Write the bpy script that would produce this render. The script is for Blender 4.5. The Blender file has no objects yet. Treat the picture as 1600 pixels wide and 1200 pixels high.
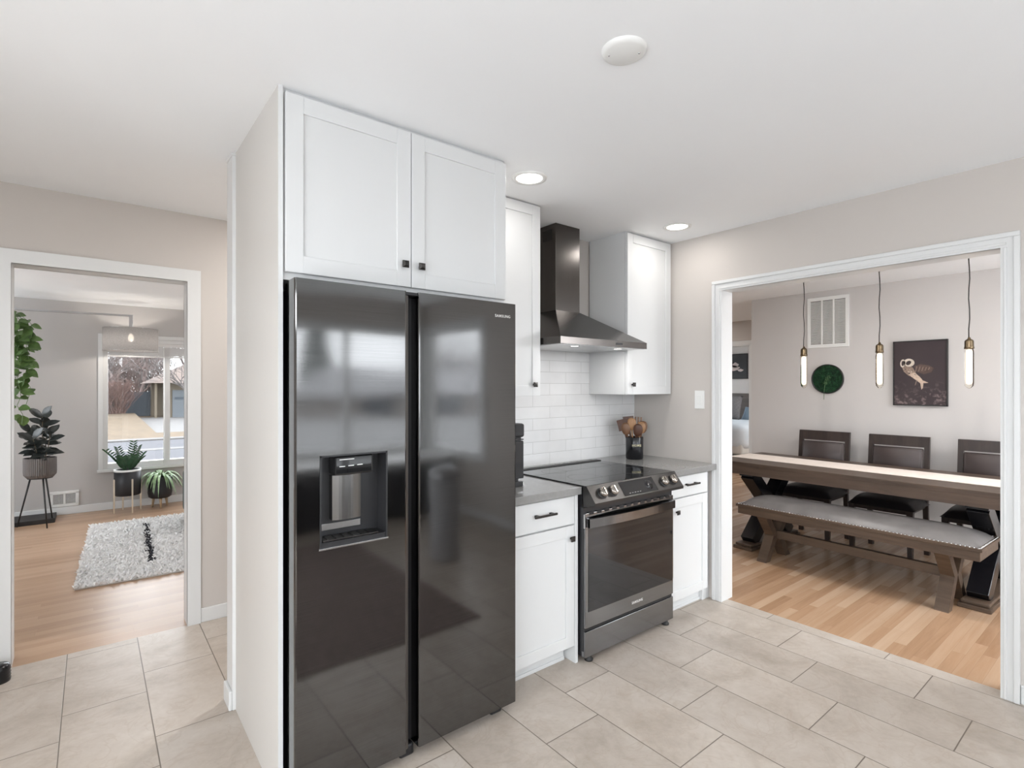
import bpy, bmesh, math, random
from mathutils import Vector, Matrix
random.seed(7)
PI = math.pi
R = math.radians
S = bpy.context.scene
COL = S.collection

# ------------------------------------------------------------------ camera, sky, exposure
cam_data = bpy.data.cameras.new('camera')
cam_data.sensor_width = 36.0
cam_data.lens = 36.0 * 824.6 / 1600.0
cam_data.shift_y = 4.0 / 1600.0
cam_data.clip_start = 0.05
cam_data.clip_end = 400
cam = bpy.data.objects.new('camera', cam_data)
COL.objects.link(cam)
cam.location = (0, 0, 1.425)
cam.rotation_euler = (R(90), 0, R(51.46 - 90))
S.camera = cam
S.view_settings.view_transform = 'Standard'
S.view_settings.look = 'None'
S.view_settings.exposure = 0.08
S.view_settings.gamma = 1.0
S.view_settings.use_curve_mapping = False
world = bpy.data.worlds.new('overcast_sky')
S.world = world
world.use_nodes = True
SKY = 7.0
world.node_tree.nodes['Background'].inputs[0].default_value = (0.90, 0.95, 1.0, 1)
world.node_tree.nodes['Background'].inputs[1].default_value = SKY

def window_portal(name, loc, rot, sx, sy):
    l = bpy.data.lights.new(name, 'AREA'); l.shape = 'RECTANGLE'; l.size = sx; l.size_y = sy
    l.cycles.is_portal = True
    o = bpy.data.objects.new(name, l); COL.objects.link(o)
    o.location = loc; o.rotation_euler = rot
# an area light looks along its -Z: these face into the rooms
window_portal('daylight_portal', (2.25, -2.44, 1.36), (R(90), 0, 0), 1.6, 1.45)
window_portal('daylight_portal', (-0.4, -2.44, 1.36), (R(90), 0, 0), 1.6, 1.45)
window_portal('daylight_portal', (-1.74, 0.0, 1.1), (R(90), 0, R(-90)), 2.6, 2.1)
window_portal('daylight_portal', (1.35, 7.88, 1.23), (R(-90), 0, 0), 2.5, 1.53)
window_portal('daylight_portal', (-2.54, 6.1, 1.25), (R(90), 0, R(-90)), 2.4, 1.5)
window_portal('daylight_portal', (3.42, -1.6, 1.36), (R(90), 0, R(90)), 1.15, 1.45)
window_portal('daylight_portal', (4.55, -1.04, 1.25), (R(90), 0, 0), 1.9, 1.9)
window_portal('daylight_portal', (9.1, 6.74, 1.4), (R(-90), 0, 0), 1.6, 1.2)

LAMP_W = {'kitchen': 1.7}
def lamp_disk(name, loc, power, size=0.13, color=(1, 0.97, 0.94)):
    l = bpy.data.lights.new(name, 'AREA'); l.shape = 'DISK'; l.size = size
    l.energy = power; l.color = color
    o = bpy.data.objects.new(name, l); COL.objects.link(o); o.location = loc
    return o
def lamp_point(name, loc, power, rad=0.03, color=(1, 0.85, 0.65)):
    l = bpy.data.lights.new(name, 'POINT'); l.shadow_soft_size = rad
    l.energy = power; l.color = color
    o = bpy.data.objects.new(name, l); COL.objects.link(o); o.location = loc
    return o

# ------------------------------------------------------------------ materials
def srgb(r, g, b):
    f = lambda c: (c / 255 / 12.92) if c / 255 <= 0.04045 else ((c / 255 + 0.055) / 1.055) ** 2.4
    return (f(r), f(g), f(b), 1)
MATS = {}
class NT:
    def __init__(s, name):
        s.m = bpy.data.materials.new(name); s.m.use_nodes = True
        s.t = s.m.node_tree; s.n = s.t.nodes
        s.b = s.n['Principled BSDF']; s.out = s.n['Material Output']
        MATS[name] = s.m
    def add(s, kind, **kw):
        n = s.n.new(kind)
        for k, v in kw.items(): setattr(n, k, v)
        return n
    def link(s, a, b): s.t.links.new(a, b)
    def val(s, inp, v):
        if isinstance(v, (int, float, tuple, list)): inp.default_value = v
        else: s.link(v, inp)
    def math(s, op, a, b=0.0, c=None):
        n = s.add('ShaderNodeMath', operation=op)
        s.val(n.inputs[0], a); s.val(n.inputs[1], b)
        if c is not None: s.val(n.inputs[2], c)
        return n.outputs[0]
    def mix(s, f, a, b, blend='MIX'):
        n = s.add('ShaderNodeMix', data_type='RGBA', blend_type=blend)
        s.val(n.inputs[0], f); s.val(n.inputs[6], a); s.val(n.inputs[7], b)
        return n.outputs[2]
    def pos(s):
        g = s.add('ShaderNodeNewGeometry'); return g.outputs['Position']
    def obj(s):
        g = s.add('ShaderNodeTexCoord'); return g.outputs['Object']
    def xyz(s, v):
        n = s.add('ShaderNodeSeparateXYZ'); s.link(v, n.inputs[0]); return n.outputs
    def comb(s, x, y, z):
        n = s.add('ShaderNodeCombineXYZ')
        s.val(n.inputs[0], x); s.val(n.inputs[1], y); s.val(n.inputs[2], z); return n.outputs[0]
    def noise(s, v, scale, detail=3, rough=0.5, dist=0.0):
        n = s.add('ShaderNodeTexNoise'); s.link(v, n.inputs['Vector'])
        n.inputs['Scale'].default_value = scale; n.inputs['Detail'].default_value = detail
        n.inputs['Roughness'].default_value = rough; n.inputs['Distortion'].default_value = dist
        return n.outputs['Fac']
    def vscale(s, v, sc):
        n = s.add('ShaderNodeVectorMath', operation='MULTIPLY'); s.link(v, n.inputs[0]); n.inputs[1].default_value = sc
        return n.outputs[0]
    def white(s, v):
        n = s.add('ShaderNodeTexWhiteNoise', noise_dimensions='3D'); s.link(v, n.inputs['Vector']); return n.outputs['Value']
    def ramp(s, f, stops):
        n = s.add('ShaderNodeValToRGB'); s.link(f, n.inputs[0])
        e = n.color_ramp.elements
        e[0].position, e[0].color = stops[0]; e[1].position, e[1].color = stops[-1]
        for p, c in stops[1:-1]:
            x = e.new(p); x.color = c
        return n.outputs[0]
    def bump(s, h, strength=0.2, dist=0.01):
        n = s.add('ShaderNodeBump'); n.inputs['Strength'].default_value = strength
        n.inputs['Distance'].default_value = dist; s.link(h, n.inputs['Height'])
        s.link(n.outputs[0], s.b.inputs['Normal'])
    def set(s, **kw):
        names = {'color': 'Base Color', 'rough': 'Roughness', 'metal': 'Metallic', 'spec': 'Specular IOR Level',
                 'coat': 'Coat Weight', 'coatr': 'Coat Roughness', 'aniso': 'Anisotropic', 'anrot': 'Anisotropic Rotation',
                 'trans': 'Transmission Weight', 'ior': 'IOR', 'emc': 'Emission Color', 'ems': 'Emission Strength',
                 'sheen': 'Sheen Weight', 'alpha': 'Alpha', 'sub': 'Subsurface Weight'}
        for k, v in kw.items(): s.val(s.b.inputs[names[k]], v)
        return s

def plain(name, col, rough=0.5, metal=0.0, var=0.04, scale=6, bump=0.0, **kw):
    t = NT(name)
    n = t.noise(t.obj(), scale, 3)
    d = tuple(max(0, c * (1 - var)) for c in col[:3]) + (1,)
    l = tuple(min(1, c * (1 + var)) for c in col[:3]) + (1,)
    c = t.ramp(n, [(0.3, d), (0.7, l)])
    t.set(color=c, rough=rough, metal=metal, **kw)
    if bump: t.bump(t.noise(t.obj(), scale * 12, 2), bump, 0.002)
    return t.m

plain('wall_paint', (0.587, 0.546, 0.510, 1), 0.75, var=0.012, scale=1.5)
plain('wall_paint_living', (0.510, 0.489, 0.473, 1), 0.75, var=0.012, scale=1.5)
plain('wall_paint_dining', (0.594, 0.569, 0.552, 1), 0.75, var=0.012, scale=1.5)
plain('ceiling_paint', (0.909, 0.919, 0.929, 1), 0.9, var=0.006, scale=2)
plain('panel_paint_warm_bounce', (0.628, 0.605, 0.574, 1), 0.4, var=0.005)  # cabinet paint with warm light bounced off the wood baked into the colour
plain('trim_paint', (0.723, 0.728, 0.723, 1), 0.35, var=0.005, scale=3)
plain('cabinet_paint', (0.719, 0.727, 0.727, 1), 0.32, var=0.004, scale=3)
plain('white_plastic', (0.82, 0.82, 0.80, 1), 0.35, var=0.004)
plain('black_plastic', (0.012, 0.012, 0.014, 1), 0.35, var=0.1)
plain('charcoal_plastic', (0.024, 0.024, 0.026, 1), 0.3, var=0.1)
plain('matte_black', (0.018, 0.017, 0.017, 1), 0.55, var=0.1)
plain('black_lacquer', (0.008, 0.008, 0.010, 1), 0.22, var=0.1)
plain('black_glass', (0.012, 0.012, 0.013, 1), 0.03, var=0.02, spec=0.5)
plain('dark_hardware', (0.06, 0.056, 0.053, 1), 0.38, metal=0.9, var=0.15, scale=40)
plain('steel', (0.55, 0.55, 0.55, 1), 0.25, metal=1.0)
plain('dark_steel', (0.22, 0.215, 0.21, 1), 0.25, metal=1.0)
plain('knob_steel', (0.38, 0.35, 0.32, 1), 0.18, metal=1.0)
plain('brass', (0.150, 0.114, 0.072, 1), 0.35, metal=1.0, var=0.1)
plain('champagne_metal', (0.62, 0.54, 0.43, 1), 0.3, metal=1.0)
plain('lettering', (0.75, 0.74, 0.72, 1), 0.35, metal=0.3)
plain('counter_quartz', (0.27, 0.267, 0.26, 1), 0.12, var=0.04, scale=60)
plain('pale_stone', (0.68, 0.68, 0.67, 1), 0.15)
plain('dark_cabinet', (0.05, 0.05, 0.055, 1), 0.5)
plain('cord_black', (0.03, 0.028, 0.026, 1), 0.7)
plain('leather_brown', (0.058, 0.043, 0.041, 1), 0.42, var=0.12, scale=5, bump=0.12)
plain('leather_black', (0.016, 0.013, 0.014, 1), 0.45, var=0.1, scale=5, bump=0.1)
plain('bench_vinyl', (0.15, 0.14, 0.136, 1), 0.36, var=0.15, scale=8, bump=0.15)
plain('runner_cloth', (0.80, 0.71, 0.64, 1), 0.9, var=0.05, scale=40, bump=0.2)
plain('pot_taupe', (0.14, 0.125, 0.118, 1), 0.6, var=0.1, scale=12)
plain('pot_black', (0.018, 0.018, 0.021, 1), 0.45)
plain('soil', (0.03, 0.022, 0.017, 1), 0.95, var=0.4, scale=50)
plain('leaf_green', (0.100, 0.175, 0.050, 1), 0.4, var=0.35, scale=14)
plain('leaf_dark', (0.035, 0.040, 0.038, 1), 0.25, var=0.35, scale=14)
plain('leaf_zz', (0.035, 0.085, 0.04, 1), 0.22, var=0.35, scale=14)
plain('leaf_spider', (0.26, 0.38, 0.20, 1), 0.4, var=0.45, scale=22)
plain('stem_brown', (0.10, 0.08, 0.05, 1), 0.7, var=0.3)
plain('armchair_fabric', (0.045, 0.06, 0.058, 1), 0.9, var=0.1, scale=30)
plain('duvet_cloth', (0.62, 0.68, 0.74, 1), 0.9, var=0.04)
plain('pillow_blue', (0.19, 0.26, 0.33, 1), 0.9, var=0.08)
plain('pillow_grey', (0.16, 0.155, 0.16, 1), 0.95, var=0.25, scale=60, bump=0.6)
plain('mattress_cloth', (0.6, 0.58, 0.55, 1), 0.9)
plain('blind_white', (0.70, 0.69, 0.68, 1), 0.6)
plain('steel_lid', (0.4, 0.4, 0.41, 1), 0.3, metal=1)
plain('bin_grey', (0.42, 0.42, 0.43, 1), 0.35)
# outside
plain('dry_lawn', (0.080, 0.055, 0.030, 1), 0.95, var=0.25, scale=3)
plain('pale_paving', (0.30, 0.30, 0.30, 1), 0.9, var=0.08, scale=1)
plain('asphalt', (0.044, 0.044, 0.051, 1), 0.9, var=0.08, scale=2)
plain('concrete', (0.095, 0.091, 0.088, 1), 0.9, var=0.06, scale=2)
plain('stucco_tan', (0.111, 0.091, 0.066, 1), 0.9, var=0.05)
plain('shingle', (0.111, 0.083, 0.070, 1), 0.9, var=0.2, scale=20)
plain('shingle_pale', (0.312, 0.312, 0.319, 1), 0.9, var=0.1, scale=20)
plain('garage_door_paint', (0.080, 0.091, 0.101, 1), 0.6)
plain('gate_paint', (0.035, 0.046, 0.058, 1), 0.7)
plain('brick_dull', (0.277, 0.256, 0.239, 1), 0.9, var=0.2, scale=9)
plain('twig', (0.128, 0.094, 0.086, 1), 0.9, var=0.35, scale=2)
plain('twig_grey', (0.102, 0.090, 0.086, 1), 0.9, var=0.35, scale=2)
plain('twig_red', (0.133, 0.078, 0.065, 1), 0.9, var=0.35, scale=2)
plain('evergreen', (0.054, 0.108, 0.063, 1), 0.9, var=0.4, scale=4)

def emis(name, col, strength):
    t = NT(name); t.set(color=(0.8, 0.8, 0.8, 1), emc=col, ems=strength)
    n = t.noise(t.obj(), 3, 1)
    t.val(t.b.inputs['Roughness'], t.math('MULTIPLY_ADD', n, 0.1, 0.4))
emis('lamp_glow', (1, 0.96, 0.9, 1), 6.0)
emis('fill_glow', (0.94, 0.97, 1.0, 1), 8.0)  # this and the next three: glow of the added fill globes
emis('fill_glow_strong', (0.97, 0.98, 1.0, 1), 36.0)
emis('fill_glow_large', (0.97, 0.98, 1.0, 1), 36.0)
emis('fill_glow_bedroom', (0.95, 0.98, 1.0, 1), 75.0)
emis('filament_glow', (1, 0.80, 0.52, 1), 2.6)
emis('bulb_glow', (1, 0.88, 0.7, 1), 16.0)

def wood(name, dark, light, axis='Y', scale=1.0, rough=0.4, coat=0.0):
    t = NT(name); o = t.obj()
    sc = {'X': (2, 26, 26), 'Y': (26, 2, 26), 'Z': (26, 26, 2)}[axis]
    v = t.vscale(o, tuple(c * scale for c in sc))
    n = t.noise(v, 1.0, 5, 0.6, 0.6)
    c = t.ramp(n, [(0.25, dark), (0.75, light)])
    t.set(color=c, rough=rough, coat=coat, coatr=0.2)
    t.bump(n, 0.12, 0.002)
wood('table_wood', (0.050, 0.032, 0.022, 1), (0.112, 0.074, 0.052, 1), 'Y', rough=0.42)
wood('bench_wood', (0.060, 0.038, 0.025, 1), (0.130, 0.086, 0.056, 1), 'Y', rough=0.5)
wood('chair_wood', (0.022, 0.015, 0.013, 1), (0.05, 0.034, 0.029, 1), 'Z', rough=0.35)
wood('stand_wood', (0.35, 0.24, 0.14, 1), (0.5, 0.36, 0.22, 1), 'Z')
wood('dark_bed_wood', (0.05, 0.04, 0.036, 1), (0.10, 0.085, 0.075, 1), 'Y')
wood('spoon_dark', (0.055, 0.022, 0.013, 1), (0.12, 0.05, 0.028, 1), 'Z', 3)
wood('spoon_mid', (0.13, 0.06, 0.03, 1), (0.22, 0.11, 0.055, 1), 'Z', 3)
wood('spoon_light', (0.28, 0.14, 0.06, 1), (0.45, 0.25, 0.12, 1), 'Z', 3)

def floor_tile():
    t = NT('floor_tile'); p = t.pos(); x, y, z = t.xyz(p)
    PX, PY = 0.3040, 0.6135
    cx = t.math('DIVIDE', t.math('SUBTRACT', x, 1.7225 - 20 * PX), PX)
    col = t.math('FLOOR', cx); fx = t.math('FRACT', cx)
    yy = t.math('SUBTRACT', t.math('ADD', y, 20 * PY - 1.765 + 20 * 0.2045), t.math('MULTIPLY', col, 0.2045))
    cy = t.math('DIVIDE', yy, PY); row = t.math('FLOOR', cy); fy = t.math('FRACT', cy)
    ex = t.math('MULTIPLY', t.math('MINIMUM', fx, t.math('SUBTRACT', 1.0, fx)), PX)
    ey = t.math('MULTIPLY', t.math('MINIMUM', fy, t.math('SUBTRACT', 1.0, fy)), PY)
    e = t.math('MINIMUM', ex, ey)
    tile = t.math('SMOOTH_MIN', t.math('MULTIPLY', t.math('SUBTRACT', e, 0.0016), 900.0), 1.0, 0.1)
    tile = t.math('MAXIMUM', tile, 0.0)
    idv = t.comb(col, row, 3.7)
    w = t.white(idv)
    off = t.add('ShaderNodeVectorMath', operation='ADD')
    t.link(p, off.inputs[0]); t.link(t.comb(t.math('MULTIPLY', w, 37.0), t.math('MULTIPLY', w, 91.0), w), off.inputs[1])
    n1 = t.noise(off.outputs[0], 3.2, 6, 0.62, 0.9)
    n2 = t.noise(off.outputs[0], 34, 4, 0.6, 0.3)
    # thin meandering veins: where a distorted noise crosses its middle
    nv = t.noise(off.outputs[0], 4.5, 3, 0.55, 1.6)
    vein = t.math('SUBTRACT', 1.0, t.math('MINIMUM', t.math('MULTIPLY', t.math('ABSOLUTE', t.math('SUBTRACT', nv, 0.5)), 42.0), 1.0))
    f = t.math('ADD', t.math('MULTIPLY', n1, 0.75), t.math('MULTIPLY', n2, 0.25))
    c = t.ramp(f, [(0.33, (0.385, 0.33, 0.275, 1)), (0.5, (0.485, 0.425, 0.367, 1)), (0.68, (0.56, 0.505, 0.45, 1))])
    c = t.mix(t.math('MULTIPLY', vein, 0.34), c, (0.40, 0.32, 0.25, 1))
    br = t.math('MULTIPLY_ADD', w, 0.12, 0.94)
    c = t.mix(1.0, c, t.comb(br, br, br), 'MULTIPLY')
    c = t.mix(tile, (0.17, 0.14, 0.11, 1), c)
    t.set(color=c, rough=t.math('MULTIPLY_ADD', n2, 0.15, 0.30))
    t.bump(t.math('ADD', tile, t.math('MULTIPLY', n2, 0.12)), 0.5, 0.0012)
floor_tile()

def wood_floor(name, cols, W=0.057, L=0.75, gloss=0.2):
    t = NT(name); p = t.pos(); x, y, z = t.xyz(p)
    cy = t.math('DIVIDE', t.math('ADD', y, 20.0), W); row = t.math('FLOOR', cy); fy = t.math('FRACT', cy)
    rw = t.white(t.comb(row, 1.3, 5.1))
    cx = t.math('DIVIDE', t.math('ADD', t.math('ADD', x, 20.0), t.math('MULTIPLY', rw, 7.0)), t.math('MULTIPLY_ADD', rw, 0.5, L))
    col = t.math('FLOOR', cx); fx = t.math('FRACT', cx)
    ey = t.math('MULTIPLY', t.math('MINIMUM', fy, t.math('SUBTRACT', 1.0, fy)), W)
    ex = t.math('MULTIPLY', t.math('MINIMUM', fx, t.math('SUBTRACT', 1.0, fx)), L)
    e = t.math('MINIMUM', t.math('MULTIPLY', t.math('MINIMUM', ex, ey), 1400.0), 1.0)
    w = t.white(t.comb(row, col, 9.9))
    off = t.comb(t.math('ADD', t.math('MULTIPLY', x, 1.6), t.math('MULTIPLY', w, 60.0)), t.math('MULTIPLY', y, 26.0), t.math('MULTIPLY', w, 9.0))
    g = t.noise(off, 1.0, 5, 0.6, 0.8)
    f = t.math('ADD', t.math('MULTIPLY', w, 0.50), t.math('MULTIPLY', g, 0.50))
    c = t.ramp(f, [(0.12, cols[0]), (0.45, cols[1]), (0.85, cols[2])])
    c = t.mix(t.math('MULTIPLY_ADD', e, 0.4, 0.6), tuple(v * 0.35 for v in cols[0][:3]) + (1,), c)
    t.set(color=c, rough=t.math('MULTIPLY_ADD', g, 0.08, gloss))
    t.bump(e, 0.25, 0.0006)
wood_floor('oak_dining', [(0.30, 0.17, 0.095, 1), (0.43, 0.27, 0.165, 1), (0.54, 0.385, 0.265, 1)])
wood_floor('oak_living', [(0.33, 0.20, 0.12, 1), (0.42, 0.27, 0.17, 1), (0.50, 0.34, 0.23, 1)], gloss=0.30)

def backsplash():
    t = NT('subway_tile'); p = t.pos(); x, y, z = t.xyz(p)
    cz = t.math('DIVIDE', t.math('SUBTRACT', z, 0.9095), 0.0765); row = t.math('FLOOR', cz); fz = t.math('FRACT', cz)
    odd = t.math('MODULO', row, 2.0)
    cx = t.math('SUBTRACT', t.math('DIVIDE', t.math('ADD', x, 20 * 0.298 - 2.534 + 0.149), 0.298), t.math('MULTIPLY', odd, 0.5))
    col = t.math('FLOOR', cx); fx = t.math('FRACT', cx)
    ex = t.math('MULTIPLY', t.math('MINIMUM', fx, t.math('SUBTRACT', 1.0, fx)), 0.298)
    ez = t.math('MULTIPLY', t.math('MINIMUM', fz, t.math('SUBTRACT', 1.0, fz)), 0.0765)
    e = t.math('MINIMUM', ex, ez)
    f = t.math('MAXIMUM', t.math('MINIMUM', t.math('MULTIPLY', t.math('SUBTRACT', e, 0.0008), 900.0), 1.0), 0.0)
    w = t.white(t.comb(col, row, 2.2))
    n = t.noise(p, 9, 2)
    br = t.math('MULTIPLY_ADD', w, 0.05, 0.95)
    c = t.mix(1.0, t.ramp(n, [(0.3, (0.70, 0.70, 0.70, 1)), (0.7, (0.74, 0.74, 0.74, 1))]), t.comb(br, br, br), 'MULTIPLY')
    c = t.mix(f, (0.50, 0.50, 0.49, 1), c)
    t.set(color=c, rough=0.09)
    t.bump(t.math('ADD', t.math('MINIMUM', t.math('MULTIPLY', e, 350.0), 1.0), t.math('MULTIPLY', t.noise(p, 22, 2), 0.35)), 0.35, 0.0016)
backsplash()

def brushed(name, col, rough, axis='X', wav=0.0):
    t = NT(name); o = t.obj()
    sc = (3, 3, 900) if axis == 'X' else (900, 900, 3)
    n = t.noise(t.vscale(o, sc), 1.0, 2, 0.6)
    c = t.ramp(n, [(0.3, tuple(v * 0.9 for v in col[:3]) + (1,)), (0.7, tuple(v * 1.1 for v in col[:3]) + (1,))])
    t.set(color=c, metal=1.0, rough=t.math('MULTIPLY_ADD', n, 0.04, rough))
    if wav:
        t.bump(t.noise(t.vscale(o, (1.6, 1.6, 5.0)), 1.0, 1), wav, 0.02)
brushed('black_stainless', (0.138, 0.136, 0.135), 0.06, 'X', 0.05)
brushed('black_stainless_side', (0.20, 0.19, 0.18), 0.32, 'Z')
brushed('hood_steel', (0.115, 0.106, 0.10), 0.22, 'Z')
brushed('panel_steel', (0.075, 0.072, 0.07), 0.30, 'X')
brushed('range_steel', (0.24, 0.24, 0.245), 0.16, 'X')
brushed('filter_steel', (0.62, 0.62, 0.62), 0.28, 'X')

def glass_pane(name='window_glass'):
    t = NT(name)
    tr = t.add('ShaderNodeBsdfTransparent'); gl = t.add('ShaderNodeBsdfGlossy'); gl.inputs['Roughness'].default_value = 0.0
    fr = t.add('ShaderNodeFresnel'); g = t.add('ShaderNodeNewGeometry')
    t.link(t.math('MULTIPLY_ADD', g.outputs['Backfacing'], 1 / 1.45 - 1.45, 1.45), fr.inputs[0])
    mx = t.add('ShaderNodeMixShader')
    t.link(fr.outputs[0], mx.inputs[0]); t.link(tr.outputs[0], mx.inputs[1]); t.link(gl.outputs[0], mx.inputs[2])
    t.link(mx.outputs[0], t.out.inputs[0])
glass_pane()
t = NT('bulb_glass'); t.set(color=(1, 0.97, 0.9, 1), rough=0.02, trans=1.0, ior=1.12)
def sheer():
    t = NT('sheer_shade')
    n = t.noise(t.vscale(t.obj(), (60, 60, 200)), 1, 2)
    c = t.ramp(n, [(0.3, (0.36, 0.35, 0.345, 1)), (0.7, (0.44, 0.425, 0.42, 1))])
    df = t.add('ShaderNodeBsdfDiffuse'); tl = t.add('ShaderNodeBsdfTranslucent'); tr = t.add('ShaderNodeBsdfTransparent')
    t.link(c, df.inputs[0]); t.link(c, tl.inputs[0])
    m1 = t.add('ShaderNodeMixShader'); m1.inputs[0].default_value = 0.45
    t.link(df.outputs[0], m1.inputs[1]); t.link(tl.outputs[0], m1.inputs[2])
    m2 = t.add('ShaderNodeMixShader'); m2.inputs[0].default_value = 0.2
    t.link(m1.outputs[0], m2.inputs[1]); t.link(tr.outputs[0], m2.inputs[2]); t.link(m2.outputs[0], t.out.inputs[0])
sheer()
def canvas_print(name, top, bottom, blot):
    t = NT(name); o = t.obj(); x, y, z = t.xyz(o)
    n = t.noise(o, 26, 4, 0.6, 0.4)
    g = t.math('MULTIPLY', t.math('MAXIMUM', t.math('SUBTRACT', -0.06, z), 0.0), 4.5)
    f = t.math('MINIMUM', t.math('MULTIPLY', t.math('MAXIMUM', t.math('SUBTRACT', n, 0.5), 0.0), t.math('MULTIPLY', g, 4.0)), 1.0)
    base = t.mix(t.noise(o, 5, 2), top, bottom)
    t.set(color=t.mix(f, base, blot), rough=0.8)
canvas_print('owl_canvas', (0.040, 0.028, 0.032, 1), (0.055, 0.040, 0.042, 1), (0.34, 0.26, 0.25, 1))
canvas_print('cloud_canvas', (0.035, 0.037, 0.042, 1), (0.05, 0.052, 0.056, 1), (0.06, 0.06, 0.06, 1))
for nm, c in (('print_white', (0.62, 0.54, 0.46)), ('print_tan', (0.26, 0.19, 0.15)), ('print_cream', (0.55, 0.42, 0.33)),
              ('print_dark', (0.045, 0.032, 0.032)), ('print_wing', (0.10, 0.066, 0.055)), ('print_cloud', (0.52, 0.45, 0.43))):
    plain(nm, c + (1,), 0.8, var=0.18, scale=60)
def moss():
    t = NT('moss_green'); n = t.noise(t.obj(), 38, 5, 0.65, 0.8)
    t.set(color=t.ramp(n, [(0.32, (0.006, 0.022, 0.010, 1)), (0.5, (0.012, 0.055, 0.022, 1)), (0.72, (0.03, 0.13, 0.045, 1))]), rough=0.9)
    t.bump(n, 1.0, 0.01)
moss()
plain('fern_pale', (0.13, 0.24, 0.11, 1), 0.8, var=0.4, scale=60)
def rug_mat(name, a, b):
    t = NT(name); n = t.noise(t.obj(), 30, 4, 0.7)
    t.set(color=t.ramp(n, [(0.3, a), (0.65, b)]), rough=1.0)
rug_mat('rug_cream', (0.80, 0.78, 0.76, 1), (0.93, 0.92, 0.91, 1))
rug_mat('rug_brown', (0.17, 0.14, 0.13, 1), (0.27, 0.215, 0.195, 1))
rug_mat('rug_black', (0.02, 0.02, 0.025, 1), (0.06, 0.06, 0.07, 1))

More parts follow.
